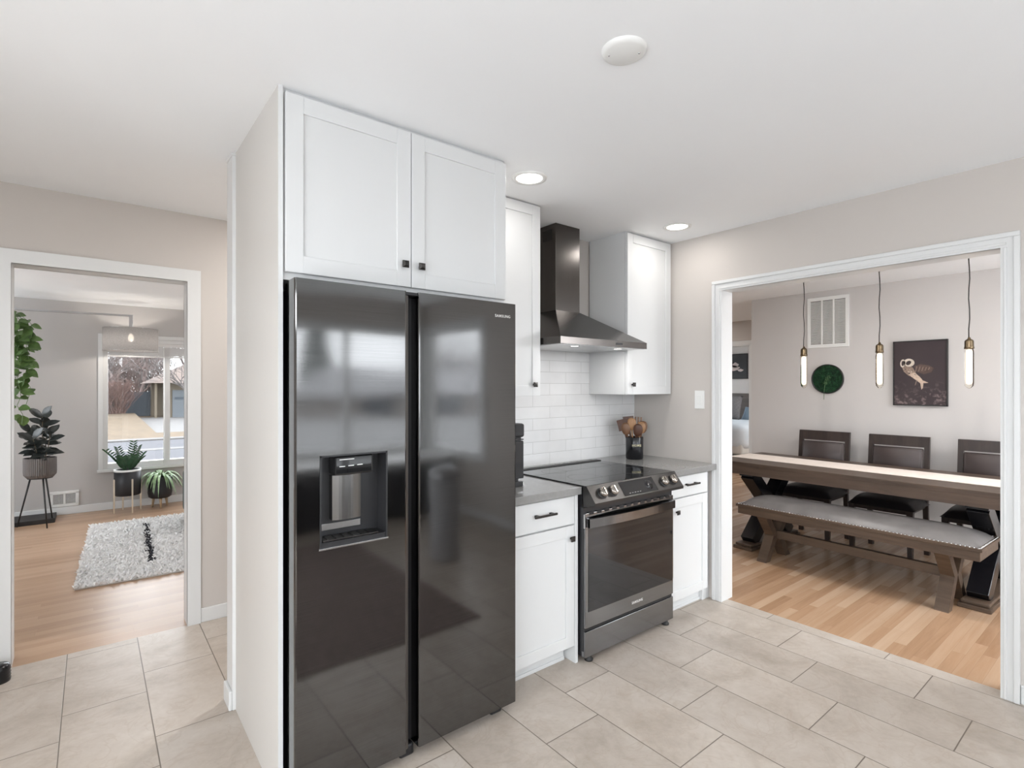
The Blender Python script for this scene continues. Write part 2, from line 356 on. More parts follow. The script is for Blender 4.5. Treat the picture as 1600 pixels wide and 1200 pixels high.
# ------------------------------------------------------------------ mesh helpers
class MB:
    def __init__(s): s.bm = bmesh.new()
    def _tag(s, verts, mi):
        if mi:
            for v in verts:
                for f in v.link_faces: f.material_index = mi
    def box(s, x0, x1, y0, y1, z0, z1, bev=0.0, mi=0, mat=None, seg=2):
        r = bmesh.ops.create_cube(s.bm, size=1)
        vs = r['verts']
        M = Matrix.Translation(((x0 + x1) / 2, (y0 + y1) / 2, (z0 + z1) / 2)) @ Matrix.Diagonal((abs(x1 - x0), abs(y1 - y0), abs(z1 - z0), 1))
        if mat is not None: M = mat @ M
        bmesh.ops.transform(s.bm, matrix=M, verts=vs)
        s._tag(vs, mi)
        if bev > 0:
            es = {e for v in vs for e in v.link_edges}
            bmesh.ops.bevel(s.bm, geom=list(es), offset=bev, segments=seg, affect='EDGES', profile=0.5)
        return s
    def bar(s, a, b, w, d, up=(0, 0, 1), mi=0, bev=0.0):
        a, b = Vector(a), Vector(b); z = (b - a); L = z.length; z.normalize()
        u = Vector(up)
        if abs(u.dot(z)) > 0.99: u = Vector((1, 0, 0))
        x = u.cross(z).normalized(); y = z.cross(x)
        M = Matrix((x, y, z)).transposed().to_4x4(); M.translation = (a + b) / 2
        return s.box(-w / 2, w / 2, -d / 2, d / 2, -L / 2, L / 2, bev, mi, M)
    def tube(s, pts, rad, n=8, caps=True, mi=0):
        pts = [Vector(p) for p in pts]
        if not isinstance(rad, (list, tuple)): rad = [rad] * len(pts)
        rings = []; px = None
        for i, p in enumerate(pts):
            d = (pts[min(i + 1, len(pts) - 1)] - pts[max(i - 1, 0)]).normalized()
            if px is None:
                a = Vector((0, 0, 1)) if abs(d.z) < 0.9 else Vector((1, 0, 0))
                px = a.cross(d).normalized()
            px = (px - d * px.dot(d)).normalized(); py = d.cross(px)
            rings.append([s.bm.verts.new(p + (px * math.cos(2 * PI * k / n) + py * math.sin(2 * PI * k / n)) * rad[i]) for k in range(n)])
        for i in range(len(rings) - 1):
            for k in range(n):
                f = s.bm.faces.new((rings[i][k], rings[i][(k + 1) % n], rings[i + 1][(k + 1) % n], rings[i + 1][k])); f.smooth = n > 5; f.material_index = mi
        if caps:
            s.bm.faces.new(rings[0][::-1]).material_index = mi; s.bm.faces.new(rings[-1]).material_index = mi
        return s
    def lathe(s, prof, c=(0, 0, 0), n=32, mi=0, mat=None, sy=1.0, flute=0.0):
        M = Matrix.Translation(c) if mat is None else mat
        rings = []
        for (r, z) in prof:
            ring = []
            if r <= 1e-6: ring = [s.bm.verts.new(M @ Vector((0, 0, z)))]
            else:
                for k in range(n):
                    rr = r * (1 - (flute if k % 2 else 0)); a = 2 * PI * k / n
                    ring.append(s.bm.verts.new(M @ Vector((rr * math.cos(a), rr * math.sin(a) * sy, z))))
            rings.append(ring)
        for a, b in zip(rings, rings[1:]):
            for k in range(n):
                if len(a) == 1 and len(b) == 1: continue
                if len(a) == 1: vs = (a[0], b[(k + 1) % n], b[k])
                elif len(b) == 1: vs = (a[k], a[(k + 1) % n], b[0])
                else: vs = (a[k], a[(k + 1) % n], b[(k + 1) % n], b[k])
                try: f = s.bm.faces.new(vs); f.smooth = not flute; f.material_index = mi
                except ValueError: pass
        return s
    def poly(s, pts, thick=None, mi=0):
        vs = [s.bm.verts.new(Vector(p)) for p in pts]
        f = s.bm.faces.new(vs); f.material_index = mi
        if thick:
            r = bmesh.ops.extrude_face_region(s.bm, geom=[f])
            nv = [g for g in r['geom'] if isinstance(g, bmesh.types.BMVert)]
            bmesh.ops.translate(s.bm, vec=Vector(thick), verts=nv)
            for v in nv:
                for ff in v.link_faces: ff.material_index = mi
        return s
    def hexa(s, b, t, mi=0):     # bottom quad, top quad (same winding)
        vb = [s.bm.verts.new(Vector(p)) for p in b]; vt = [s.bm.verts.new(Vector(p)) for p in t]
        for f in ([vb[3], vb[2], vb[1], vb[0]], vt, [vb[0], vb[1], vt[1], vt[0]], [vb[1], vb[2], vt[2], vt[1]], [vb[2], vb[3], vt[3], vt[2]], [vb[3], vb[0], vt[0], vt[3]]):
            s.bm.faces.new(f).material_index = mi
        return s
    def leaf(s, base, d, L, W, up=(0, 0, 1), droop=0.0, fold=0.15, seg=5, mi=0, shape=1.0):
        base, d = Vector(base), Vector(d).normalized(); up = Vector(up)
        side = d.cross(up)
        if side.length < 1e-3: side = Vector((1, 0, 0))
        side.normalize(); nrm = side.cross(d).normalized()
        rows = []
        for i in range(seg + 1):
            u = i / seg
            w = W / 2 * (math.sin(PI * min(1, u ** shape * 0.97 + 0.03)) ** 0.8)
            if i == seg: w = 0.0008
            c = base + d * (L * u) + Vector((0, 0, -droop * L * u * u))
            rows.append((s.bm.verts.new(c - side * w + nrm * w * fold * 2), s.bm.verts.new(c), s.bm.verts.new(c + side * w + nrm * w * fold * 2)))
        for a, b in zip(rows, rows[1:]):
            for k in (0, 1):
                f = s.bm.faces.new((a[k], a[k + 1], b[k + 1], b[k])); f.smooth = True; f.material_index = mi
        return s
    def build(s, name, mat, parent=None, local=False, recalc=True, smooth=False):
        if recalc: bmesh.ops.recalc_face_normals(s.bm, faces=s.bm.faces[:])
        if parent is not None and not local:
            M = world_of(parent).inverted(); bmesh.ops.transform(s.bm, matrix=M, verts=s.bm.verts[:])
        me = bpy.data.meshes.new(name); s.bm.to_mesh(me); s.bm.free()
        for m in (mat if isinstance(mat, (list, tuple)) else [mat]): me.materials.append(MATS[m])
        if smooth:
            for p in me.polygons: p.use_smooth = True
        o = bpy.data.objects.new(name, me); COL.objects.link(o)
        if parent is not None: o.parent = parent
        return o
def world_of(o):
    M = Matrix.Translation(o.location) @ o.rotation_euler.to_matrix().to_4x4() @ Matrix.Diagonal(tuple(o.scale) + (1,))
    return world_of(o.parent) @ M if o.parent else M
def tag(o, label=None, cat=None, group=None, kind=None):
    if label: o['label'] = label
    if cat: o['category'] = cat
    if group: o['group'] = group
    if kind: o['kind'] = kind
    return o
def thing(name, label, cat, loc=(0, 0, 0), rz=0.0, group=None):
    o = bpy.data.objects.new(name, None); COL.objects.link(o)
    o.empty_display_size = 0.1; o.location = loc; o.rotation_euler = (0, 0, rz)
    return tag(o, label, cat, group)
def struct(mb, name, mat, label=None, parent=None):
    o = mb.build(name, mat, parent)
    if parent is None: o['kind'] = 'structure'
    if label: o['label'] = label
    if parent is None and label: o['category'] = name.split('_')[0]
    return o
def copy_tree(o, parent=None):
    c = o.copy(); COL.objects.link(c); c.parent = parent
    for ch in list(o.children): copy_tree(ch, c)
    return c
def text_part(name, body, size, mat, M, parent, depth=0.0006, label=None):
    cu = bpy.data.curves.new(name, 'FONT'); cu.body = body; cu.size = size; cu.extrude = depth
    cu.align_x = 'CENTER'; cu.align_y = 'CENTER'; cu.space_character = 1.15
    cu.offset = size * 0.012
    cu.materials.append(MATS[mat])
    tmp = bpy.data.objects.new(name + '_curve', cu)
    me = bpy.data.meshes.new_from_object(tmp); me.name = name
    bpy.data.objects.remove(tmp); bpy.data.curves.remove(cu)
    o = bpy.data.objects.new(name, me); COL.objects.link(o)
    o.parent = parent
    o.matrix_local = world_of(parent).inverted() @ M
    if label: o['label'] = label
    return o
def face_y(x, y, z):     # text frame facing -Y at a world point
    return Matrix.Translation((x, y, z)) @ Matrix.Rotation(R(90), 4, 'X')

def wall_with_holes(mb, axis, p0, p1, a0, a1, z0, z1, holes):
    """A wall slab p0..p1 thick, running a0..a1, cut by holes (b0, b1, h0, h1)."""
    def bx(b0, b1, h0, h1):
        if b1 - b0 < 1e-4 or h1 - h0 < 1e-4: return
        if axis == 'X': mb.box(b0, b1, p0, p1, h0, h1)
        else: mb.box(p0, p1, b0, b1, h0, h1)
    cur = a0
    for (b0, b1, h0, h1) in sorted(holes):
        bx(cur, b0, z0, z1); bx(b0, b1, z0, h0); bx(b0, b1, h1, z1); cur = b1
    bx(cur, a1, z0, z1)

# ------------------------------------------------------------------ room shell
ZK, ZO = 2.455, 2.38
BY = 2.60          # kitchen back wall
RX = 3.27          # kitchen right wall
m = MB(); m.box(-1.7, 3.335, -2.4, 3.672, -0.08, 0.0); struct(m, 'floor', 'floor_tile')
m = MB(); m.box(3.335, 10.5, -1.0, 6.7, -0.08, 0.0); struct(m, 'floor_dining', 'oak_dining')
m = MB(); m.box(-2.5, 3.335, 3.672, 7.85, -0.08, 0.0); struct(m, 'floor_living', 'oak_living')
m = MB(); m.box(-1.7, 3.33, -2.4, 3.73, ZK, ZK + 0.12); struct(m, 'ceiling', 'ceiling_paint')
m = MB(); m.box(3.33, 10.5, -1.0, 6.7, ZO, ZO + 0.18); struct(m, 'ceiling_dining', 'ceiling_paint')
m = MB(); m.box(-2.5, 3.33, 3.73, 7.85, ZO, ZO + 0.18); struct(m, 'ceiling_living', 'ceiling_paint')

OY0, OY1, OZ = 0.497, 1.866, 2.06       # dining opening
m = MB(); wall_with_holes(m, 'Y', RX, RX + 0.06, -2.3, 3.67, 0, ZK, [(-2.18, -1.02, 0.64, 2.09), (OY0 - 0.012, OY1 + 0.012, 0, OZ + 0.012)]); struct(m, 'wall_right', 'wall_paint')
m = MB(); wall_with_holes(m, 'Y', RX + 0.06, RX + 0.12, -0.9, 7.7, 0, ZO, [(OY0 - 0.012, OY1 + 0.012, 0, OZ + 0.012)]); struct(m, 'wall_partition', 'wall_paint_dining')
m = MB(); m.box(0.492, RX, BY, BY + 0.08, 0, ZK); struct(m, 'wall_back', 'wall_paint')
DX0, DX1, DZ = -0.318, 0.445, 2.05      # living room doorway
m = MB(); wall_with_holes(m, 'X', 3.67, 3.73, -1.6, RX, 0, ZK, [(DX0 - 0.014, DX1 + 0.014, 0, DZ + 0.014)]); struct(m, 'wall_hallway', 'wall_paint')
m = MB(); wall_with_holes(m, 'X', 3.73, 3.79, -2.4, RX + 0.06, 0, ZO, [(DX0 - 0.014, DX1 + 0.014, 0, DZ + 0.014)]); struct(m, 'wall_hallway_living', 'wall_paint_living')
m = MB(); wall_with_holes(m, 'X', -2.42, -2.3, -1.72, RX + 0.06, 0, ZK, [(1.45, 3.18, 0.64, 2.09), (-1.2, 0.4, 0.64, 2.09)]); struct(m, 'wall_front', 'wall_paint')
m = MB(); wall_with_holes(m, 'Y', -1.72, -1.6, -2.3, 3.73, 0, ZK, [(-1.3, 1.3, 0.03, 2.12)]); struct(m, 'wall_left', 'wall_paint')
WX0, WX1, WZ0, WZ1 = 0.103, 2.6, 0.465, 1.99
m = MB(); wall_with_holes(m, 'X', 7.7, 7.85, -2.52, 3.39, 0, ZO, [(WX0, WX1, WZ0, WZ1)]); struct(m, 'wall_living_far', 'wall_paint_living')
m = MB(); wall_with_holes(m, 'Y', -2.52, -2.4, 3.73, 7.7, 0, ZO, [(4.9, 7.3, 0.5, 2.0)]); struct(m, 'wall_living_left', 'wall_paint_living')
m = MB(); m.box(5.72, 5.84, -0.9, 2.92, 0, ZO); struct(m, 'wall_dining_far', 'wall_paint_dining')
m = MB(); wall_with_holes(m, 'X', -1.02, -0.9, 3.33, 5.84, 0, ZO, [(3.6, 5.5, 0.3, 2.2)]); struct(m, 'wall_dining_front', 'wall_paint_dining')
m = MB(); m.box(5.84, 7.4, 2.80, 2.92, 0, ZO); struct(m, 'wall_hall_side', 'wall_paint_dining')
HY0, HY1 = 3.80, 4.60
m = MB(); wall_with_holes(m, 'Y', 7.4, 7.5, 2.0, 6.6, 0, ZO, [(HY0, HY1, 0, 2.03)]); struct(m, 'wall_hall', 'wall_paint')
m = MB(); m.box(10.3, 10.42, 2.0, 6.6, 0, ZO); struct(m, 'wall_bedroom_far', 'wall_paint_dining')
m = MB(); m.box(7.5, 10.3, 1.9, 2.0, 0, ZO); struct(m, 'wall_bedroom_side', 'wall_paint_dining')
m = MB(); wall_with_holes(m, 'X', 6.6, 6.72, 3.39, 10.42, 0, ZO, [(8.3, 9.9, 0.8, 2.0), (4.0, 6.2, 0.5, 2.0)]); struct(m, 'wall_end', 'wall_paint_dining')
window_portal('daylight_portal', (5.1, 6.74, 1.25), (R(-90), 0, 0), 2.2, 1.5)

# windows: structure with frame, pane, blind parts
def window(n, axis, a0, a1, z0, z1, p, inward, mull=(), casing=0.0, label=None, blind=False):
    """frame inside the hole; p = wall face on the room side, inward = +1/-1 sign toward the room."""
    def B(mb, b0, b1, q0, q1, h0, h1, bev=0.002):
        q0, q1 = min(q0, q1), max(q0, q1)
        if axis == 'X': mb.box(b0, b1, q0, q1, h0, h1, bev)
        else: mb.box(q0, q1, b0, b1, h0, h1, bev)
    f = 0.045; o_ = -inward
    mb = MB()
    B(mb, a0, a0 + f, p, p + o_ * 0.1, z0, z1); B(mb, a1 - f, a1, p, p + o_ * 0.1, z0, z1)
    B(mb, a0 + f, a1 - f, p, p + o_ * 0.1, z0, z0 + f + 0.02); B(mb, a0 + f, a1 - f, p, p + o_ * 0.1, z1 - f, z1)
    for c in mull: B(mb, c - 0.03, c + 0.03, p + o_ * 0.02, p + o_ * 0.09, z0 + f, z1 - f)
    w = mb.build('window_%d' % n, 'trim_paint'); w['kind'] = 'structure'; w['category'] = 'window'
    w['label'] = label or 'white framed window'
    if casing:
        mb = MB(); c = casing
        B(mb, a0 - c, a0, p, p + inward * 0.018, z0 - 0.0, z1 + c); B(mb, a1, a1 + c, p, p + inward * 0.018, z0, z1 + c)
        B(mb, a0, a1, p, p + inward * 0.018, z1, z1 + c)
        mb.build('window_casing', 'trim_paint', w)
        mb = MB(); B(mb, a0 - c - 0.01, a1 + c + 0.01, p, p + inward * 0.03, z0 - 0.03, z0)
        mb.build('window_sill', 'trim_paint', w)
    mb = MB(); B(mb, a0 + f, a1 - f, p + o_ * 0.055, p + o_ * 0.059, z0 + f, z1 - f, 0)
    mb.build('pane', 'window_glass', w)
    if blind:
        mb = MB(); k = 0; zz = z1 - 0.05
        B(mb, a0 + 0.05, a1 - 0.05, p + o_ * 0.005, p + o_ * 0.035, z1 - 0.085, z1 - 0.046)
        zz = z1 - 0.09
        while zz > z1 - 0.195:
            B(mb, a0 + 0.055, a1 - 0.055, p + o_ * 0.003, p + o_ * 0.04, zz - 0.0055, zz, 0); zz -= 0.0075
        B(mb, a0 + 0.052, a1 - 0.052, p + o_ * 0.004, p + o_ * 0.038, zz - 0.02, zz - 0.002)
        mb.build('raised_blind', 'blind_white', w)
        mb = MB(); mb.tube([(0.69, p - 0.004, z1 - 0.1), (0.69, p - 0.004, z0 + 0.02)], 0.004, 6)
        mb.build('blind_wand', 'white_plastic', w)
    return w
window(1, 'X', WX0 + 0.0, WX1, WZ0, WZ1, 7.7, -1, mull=(0.727, 1.98), casing=0.045, blind=True,
       label='white framed living room window with its blind raised, looking onto the street')
window(2, 'X', 1.45, 3.18, 0.64, 2.09, -2.3, 1, mull=(2.3,), casing=0.07)
window(3, 'X', -1.2, 0.4, 0.64, 2.09, -2.3, 1, mull=(-0.4,), casing=0.07)  # unseen second window, added for its daylight
window(4, 'Y', -1.3, 1.3, 0.03, 2.12, -1.6, 1, mull=(0.0,), casing=0.07)  # unseen glass door, added to bring daylight in from the left
window(5, 'Y', 4.9, 7.3, 0.5, 2.0, -2.4, 1, mull=(6.1,), casing=0.07)  # unseen side window, added to light the living room
window(6, 'X', 3.6, 5.5, 0.3, 2.2, -0.9, 1, mull=(4.55,), casing=0.07)
window(9, 'Y', -2.18, -1.02, 0.64, 2.09, RX, -1, casing=0.07)
window(7, 'X', 8.3, 9.9, 0.8, 2.0, 6.6, -1, mull=(9.1,), casing=0.07)  # unseen bedroom window, added for light
window(8, 'X', 4.0, 6.2, 0.5, 2.0, 6.6, -1, mull=(5.1,), casing=0.07)

# casings (moulded: two steps)
m = MB(); c = 0.066
for (b0, b1, s) in ((OY0 - c, OY0, -1), (OY1, OY1 + c, 1)):
    m.box(RX - 0.014, RX, b0, b1, 0, OZ)
    e0, e1 = (b0, b0 + 0.022) if s < 0 else (b1 - 0.022, b1)
    m.box(RX - 0.024, RX - 0.012, e0, e1, 0, OZ + c - 0.022, 0.004)
    q0, q1 = (b1 - 0.022, b1 - 0.010) if s < 0 else (b0 + 0.010, b0 + 0.022)
    m.box(RX - 0.019, RX - 0.012, q0, q1, 0, OZ, 0.003)
m.box(RX - 0.014, RX, OY0 - c, OY1 + c, OZ, OZ + c)
m.box(RX - 0.024, RX - 0.012, OY0 - c, OY1 + c, OZ + c - 0.022, OZ + c, 0.004)
m.box(RX - 0.019, RX - 0.012, OY0 - 0.02, OY1 + 0.02, OZ + 0.010, OZ + 0.022, 0.003)
m.box(RX - 0.010, RX + 0.122, OY0 - 0.012, OY0, 0, OZ); m.box(RX - 0.010, RX + 0.122, OY1, OY1 + 0.012, 0, OZ)
m.box(RX - 0.010, RX + 0.122, OY0 - 0.012, OY1 + 0.012, OZ, OZ + 0.012)
struct(m, 'trim_1', 'trim_paint', 'white moulded casing around the wide dining room opening')
m = MB(); c = 0.07
m.box(DX0 - c, DX0, 3.652, 3.67, 0, DZ); m.box(DX1, DX1 + c, 3.652, 3.67, 0, DZ)
m.box(DX0 - c, DX1 + c, 3.652, 3.67, DZ, DZ + c)
m.box(DX0 - 0.014, DX0, 3.655, 3.8, 0, DZ); m.box(DX1, DX1 + 0.014, 3.655, 3.8, 0, DZ); m.box(DX0 - 0.014, DX1 + 0.014, 3.655, 3.8, DZ, DZ + 0.014)
m.box(DX0 - c, DX0, 3.79, 3.805, 0, DZ, 0.003); m.box(DX1, DX1 + c, 3.79, 3.805, 0, DZ, 0.003); m.box(DX0 - c, DX1 + c, 3.79, 3.805, DZ, DZ + c, 0.003)
struct(m, 'trim_2', 'trim_paint', 'white casing around the doorway to the living room')
m = MB()
m.box(0.484, 0.5085, BY - 0.02, BY + 0.098, 0, ZK - 0.012, 0.002); m.box(0.480, 0.512, BY - 0.024, BY + 0.098, ZK - 0.012, ZK, 0.003)
struct(m, 'trim_3', 'trim_paint', 'white corner trim on the wall end beside the refrigerator panel')
m = MB(); c = 0.06
m.box(7.385, 7.4, HY0 - c, HY0, 0, 2.03, 0.003); m.box(7.385, 7.4, HY1, HY1 + c, 0, 2.03, 0.003); m.box(7.385, 7.4, HY0 - c, HY1 + c, 2.03, 2.03 + c, 0.003)
m.box(7.39, 7.51, HY0, HY0 + 0.012, 0, 2.03); m.box(7.39, 7.51, HY1 - 0.012, HY1, 0, 2.03); m.box(7.39, 7.51, HY0, HY1, 2.018, 2.03)
struct(m, 'trim_4', 'trim_paint', 'white casing around the bedroom door opening')
def baseboard(name, boxes):
    m = MB()
    for (x0, x1, y0, y1) in boxes: m.box(x0, x1, y0, y1, 0, 0.085, 0.004)
    return struct(m, name, 'trim_paint')
baseboard('baseboard_hallway', [(DX1 + 0.07, 2.0, 3.657, 3.67), (-1.6, DX0 - 0.07, 3.657, 3.67)])
baseboard('baseboard_wall_end', [(0.470, 0.484, BY - 0.02, BY + 0.10)])
baseboard('baseboard_living', [(-2.4, 3.33, 7.686, 7.7), (-2.4, -2.386, 3.8, 7.68)])
baseboard('baseboard_right', [(RX - 0.013, RX, -1.68, OY0 - 0.067)])
baseboard('baseboard_dining', [(5.707, 5.72, -0.9, 2.92), (3.39, 3.403, -0.9, 0.49), (3.39, 3.403, 1.87, 6.6), (7.387, 7.4, 2.93, HY0 - 0.06)])
baseboard('baseboard_bedroom', [(10.287, 10.3, 2.0, 6.6)])
m = MB(); m.box(0.8, RX - 0.0, BY - 0.008, BY, 0.9, 1.75); struct(m, 'trim_5', 'subway_tile', 'white glossy subway tile backsplash')

# ------------------------------------------------------------------ cabinet helpers
def shaker(mb, x0, x1, z0, z1, yf, th=0.02, rail=0.058, dep=0.007):
    g = 0.0
    yb = yf + th
    mb.box(x0, x1, yf + dep, yb, z0, z1)
    mb.box(x0, x0 + rail, yf, yf + dep + 0.001, z0, z1, 0.0012, seg=1); mb.box(x1 - rail, x1, yf, yf + dep + 0.001, z0, z1, 0.0012, seg=1)
    mb.box(x0 + rail, x1 - rail, yf, yf + dep + 0.001, z0, z0 + rail, 0.0012, seg=1); mb.box(x0 + rail, x1 - rail, yf, yf + dep + 0.001, z1 - rail, z1, 0.0012, seg=1)
def knob_part(x, y, z, parent):
    m = MB()
    m.tube([(x, y, z), (x, y - 0.016, z)], [0.006, 0.005], 10)
    a = 0.0135
    m.box(x - a, x + a, y - 0.021, y - 0.015, z - a, z + a, 0.001, seg=1)
    q = [(x - a, y - 0.021, z - a), (x + a, y - 0.021, z - a), (x + a, y - 0.021, z + a), (x - a, y - 0.021, z + a)]
    b = 0.006
    m.hexa(q, [(x - b, y - 0.027, z - b), (x + b, y - 0.027, z - b), (x + b, y - 0.027, z + b), (x - b, y - 0.027, z + b)])
    return m.build('knob', 'dark_hardware', parent)
def pull_part(x0, x1, y, z, parent):
    m = MB()
    m.box(x0, x1, y - 0.030, y - 0.021, z - 0.0055, z + 0.0055, 0.002)
    for x in (x0 + 0.025, x1 - 0.025): m.box(x - 0.008, x + 0.008, y - 0.023, y, z - 0.006, z + 0.006, 0.002)
    return m.build('handle', 'dark_hardware', parent)

# refrigerator surround
t = thing('refrigerator_cabinet', 'white shaker wall cabinet with tall side panel above and beside the black refrigerator', 'cabinet', (0.98, 2.25, 0))
m = MB(); m.box(0.497, 0.512, 1.904, BY, 0.0, ZK)
sp = m.build('side_panel', 'panel_paint_warm_bounce', t)
m = MB(); m.box(0.497, 0.512, 1.90, 1.904, 0.0, ZK); m.build('panel_front_edge', 'cabinet_paint', sp)  # the panel's own front edge, left without the painted warm tint
m = MB(); m.box(1.462, 1.478, 1.925, BY, 0.0, 1.80); m.build('side_panel', 'cabinet_paint', t)
m = MB(); m.box(0.512, 1.478, 1.915, BY, 1.795, ZK); m.build('body', 'cabinet_paint', t)
m = MB(); shaker(m, 0.519, 0.9945, 1.820, 2.437, 1.893, rail=0.06); d = m.build('door', 'cabinet_paint', t); knob_part(0.962, 1.893, 1.905, d)
m = MB(); shaker(m, 0.9975, 1.472, 1.820, 2.437, 1.893, rail=0.06); d = m.build('door', 'cabinet_paint', t); knob_part(1.034, 1.893, 1.905, d)

# uppers
t = thing('wall_cabinet', 'narrow white wall cabinet between the refrigerator and the range hood', 'cabinet', (1.75, 2.45, 1.37))
m = MB(); m.box(1.48, 2.0, 2.272, BY - 0.01, 1.372, ZK); m.build('body', 'cabinet_paint', t)
m = MB(); shaker(m, 1.482, 1.999, 1.372, ZK - 0.006, 2.25); d = m.build('door', 'cabinet_paint', t); knob_part(1.948, 2.25, 1.436, d)
t = thing('wall_cabinet', 'white wall cabinet in the corner right of the range hood', 'cabinet', (3.0, 2.45, 1.37))
m = MB(); m.box(2.767, 3.268, 2.272, BY - 0.01, 1.372, ZK); m.build('body', 'cabinet_paint', t)
m = MB(); shaker(m, 2.769, 3.248, 1.372, ZK - 0.012, 2.25); d = m.build('door', 'cabinet_paint', t); knob_part(2.815, 2.25, 1.438, d)

# base cabinets
CF = 1.925
t = thing('base_cabinet', 'white base cabinet with drawer between the refrigerator and the range', 'cabinet', (1.72, 2.2, 0))
m = MB(); m.box(1.48, 1.947, CF + 0.021, BY - 0.01, 0.10, 0.868); m.box(1.48, 1.947, CF + 0.085, BY - 0.01, 0, 0.10)
m.box(1.947, 1.966, CF - 0.004, BY - 0.01, 0.0, 0.868, 0.001, seg=1)
m.build('body', 'cabinet_paint', t)
m = MB(); m.box(1.482, 1.945, CF, CF + 0.02, 0.720, 0.862, 0.002, seg=1); d = m.build('drawer', 'cabinet_paint', t); pull_part(1.655, 1.80, CF, 0.797, d)
m = MB(); shaker(m, 1.482, 1.945, 0.090, 0.712, CF); d = m.build('door', 'cabinet_paint', t); knob_part(1.918, CF, 0.648, d)
m = MB(); m.box(1.48, 1.93, CF + 0.066, CF + 0.085, 0, 0.10); m.box(1.48, 1.93, CF + 0.058, CF + 0.067, 0, 0.018, 0.003); m.build('toe_kick', 'cabinet_paint', t)
t = thing('base_cabinet', 'white base cabinet with drawer between the range and the dining opening', 'cabinet', (3.0, 2.2, 0))
m = MB(); m.box(2.752, 3.19, CF + 0.021, BY - 0.01, 0.10, 0.868); m.box(2.752, 3.25, CF + 0.085, BY - 0.01, 0, 0.10); m.box(3.19, 3.268, CF + 0.04, BY - 0.01, 0.0, 0.868)
m.build('body', 'cabinet_paint', t)
m = MB(); m.box(2.762, 3.188, CF, CF + 0.02, 0.733, 0.862, 0.002, seg=1); d = m.build('drawer', 'cabinet_paint', t); pull_part(2.915, 3.06, CF, 0.806, d)
m = MB(); shaker(m, 2.762, 3.188, 0.095, 0.725, CF); d = m.build('door', 'cabinet_paint', t); knob_part(2.835, CF, 0.645, d)
m = MB(); m.box(2.752, 3.25, CF + 0.066, CF + 0.085, 0, 0.10); m.box(2.752, 3.25, CF + 0.058, CF + 0.067, 0, 0.018, 0.003); m.build('toe_kick', 'cabinet_paint', t)

m = MB()
yb = BY - 0.009
m.box(1.48, 1.975, 1.902, yb, 0.870, 0.909, 0.003); m.box(2.745, 3.268, 1.902, yb, 0.870, 0.909, 0.003); m.box(1.96, 2.76, 2.50, yb, 0.870, 0.909)
o = m.build('countertop', 'counter_quartz'); tag(o, 'grey polished stone countertop on both sides of the range', 'countertop')

# ------------------------------------------------------------------ refrigerator
FY = 1.80
t = thing('refrigerator', 'black stainless side by side refrigerator with ice and water dispenser', 'refrigerator', (0.98, 2.15, 0))
m = MB(); m.box(0.532, 1.445, 1.89, 2.55, 0.04, 1.765, 0.006); m.build('body', 'black_plastic', t)
DL0, DL1, DZ0, DZ1 = 0.603, 0.849, 0.872, 1.190     # dispenser hole
def fridge_door(x0, x1, hole=None, bev_right=False):
    m = MB(); z0, z1 = 0.045, 1.785; y0, y1 = FY, FY + 0.083
    r = 0.006
    prof = [(x0, y1), (x0, y0 + r), (x0 + r * 0.3, y0 + r * 0.3), (x0 + r, y0), (x1 - r, y0), (x1 - r * 0.3, y0 + r * 0.3), (x1, y0 + r), (x1, y1)]
    if hole is None:
        m.poly([(a, b, z0) for a, b in prof], (0, 0, z1 - z0))
    else:
        h0, h1, k0, k1 = hole
        for (za, zb) in ((z0, k0), (k1, z1)): m.poly([(a, b, za) for a, b in prof], (0, 0, zb - za))
        m.poly([(a, b, k0) for a, b in [(x0, y1), (x0, y0 + r), (x0 + r * 0.3, y0 + r * 0.3), (x0 + r, y0), (h0, y0), (h0, y1)]], (0, 0, k1 - k0))
        m.poly([(a, b, k0) for a, b in [(h1, y1), (h1, y0), (x1 - r, y0), (x1 - r * 0.3, y0 + r * 0.3), (x1, y0 + r), (x1, y1)]], (0, 0, k1 - k0))
        m.box(h0, h1, y1 - 0.004, y1, k0, k1)
    return m
dl = fridge_door(0.522, 0.927, (DL0, DL1, DZ0, DZ1)).build('door', ['black_stainless'], t)
dr = fridge_door(0.978, 1.456).build('door', 'black_stainless', t)
m = MB()   # curved hand recess between the doors
m.poly([(0.927, FY + 0.010, 0.05), (0.941, FY + 0.016, 0.05), (0.950, FY + 0.032, 0.05), (0.953, FY + 0.06, 0.05), (0.953, FY + 0.083, 0.05), (0.927, FY + 0.083, 0.05)], (0, 0, 1.72))
m.build('handle_recess', 'black_stainless_side', t)['label'] = 'dark curved grip channel between the doors'
m = MB(); m.box(0.953, 0.978, FY + 0.06, FY + 0.09, 0.05, 1.77); m.box(0.925, 0.980, FY + 0.01, FY + 0.09, 1.772, 1.784, 0.002); m.build('door_gasket', 'black_plastic', t)
m = MB(); m.box(0.535, 0.60, FY + 0.03, FY + 0.16, 1.766, 1.788, 0.004); m.build('hinge_cover', 'black_plastic', t)
m = MB(); m.box(1.37, 1.44, FY + 0.06, FY + 0.16, 1.766, 1.784, 0.004); m.build('hinge_cover', 'black_plastic', t)
for x in (0.60, 0.95, 1.38):
    m = MB(); m.box(x - 0.03, x + 0.03, FY + 0.04, FY + 0.11, 0.0, 0.045, 0.008); m.build('foot', 'black_plastic', t)
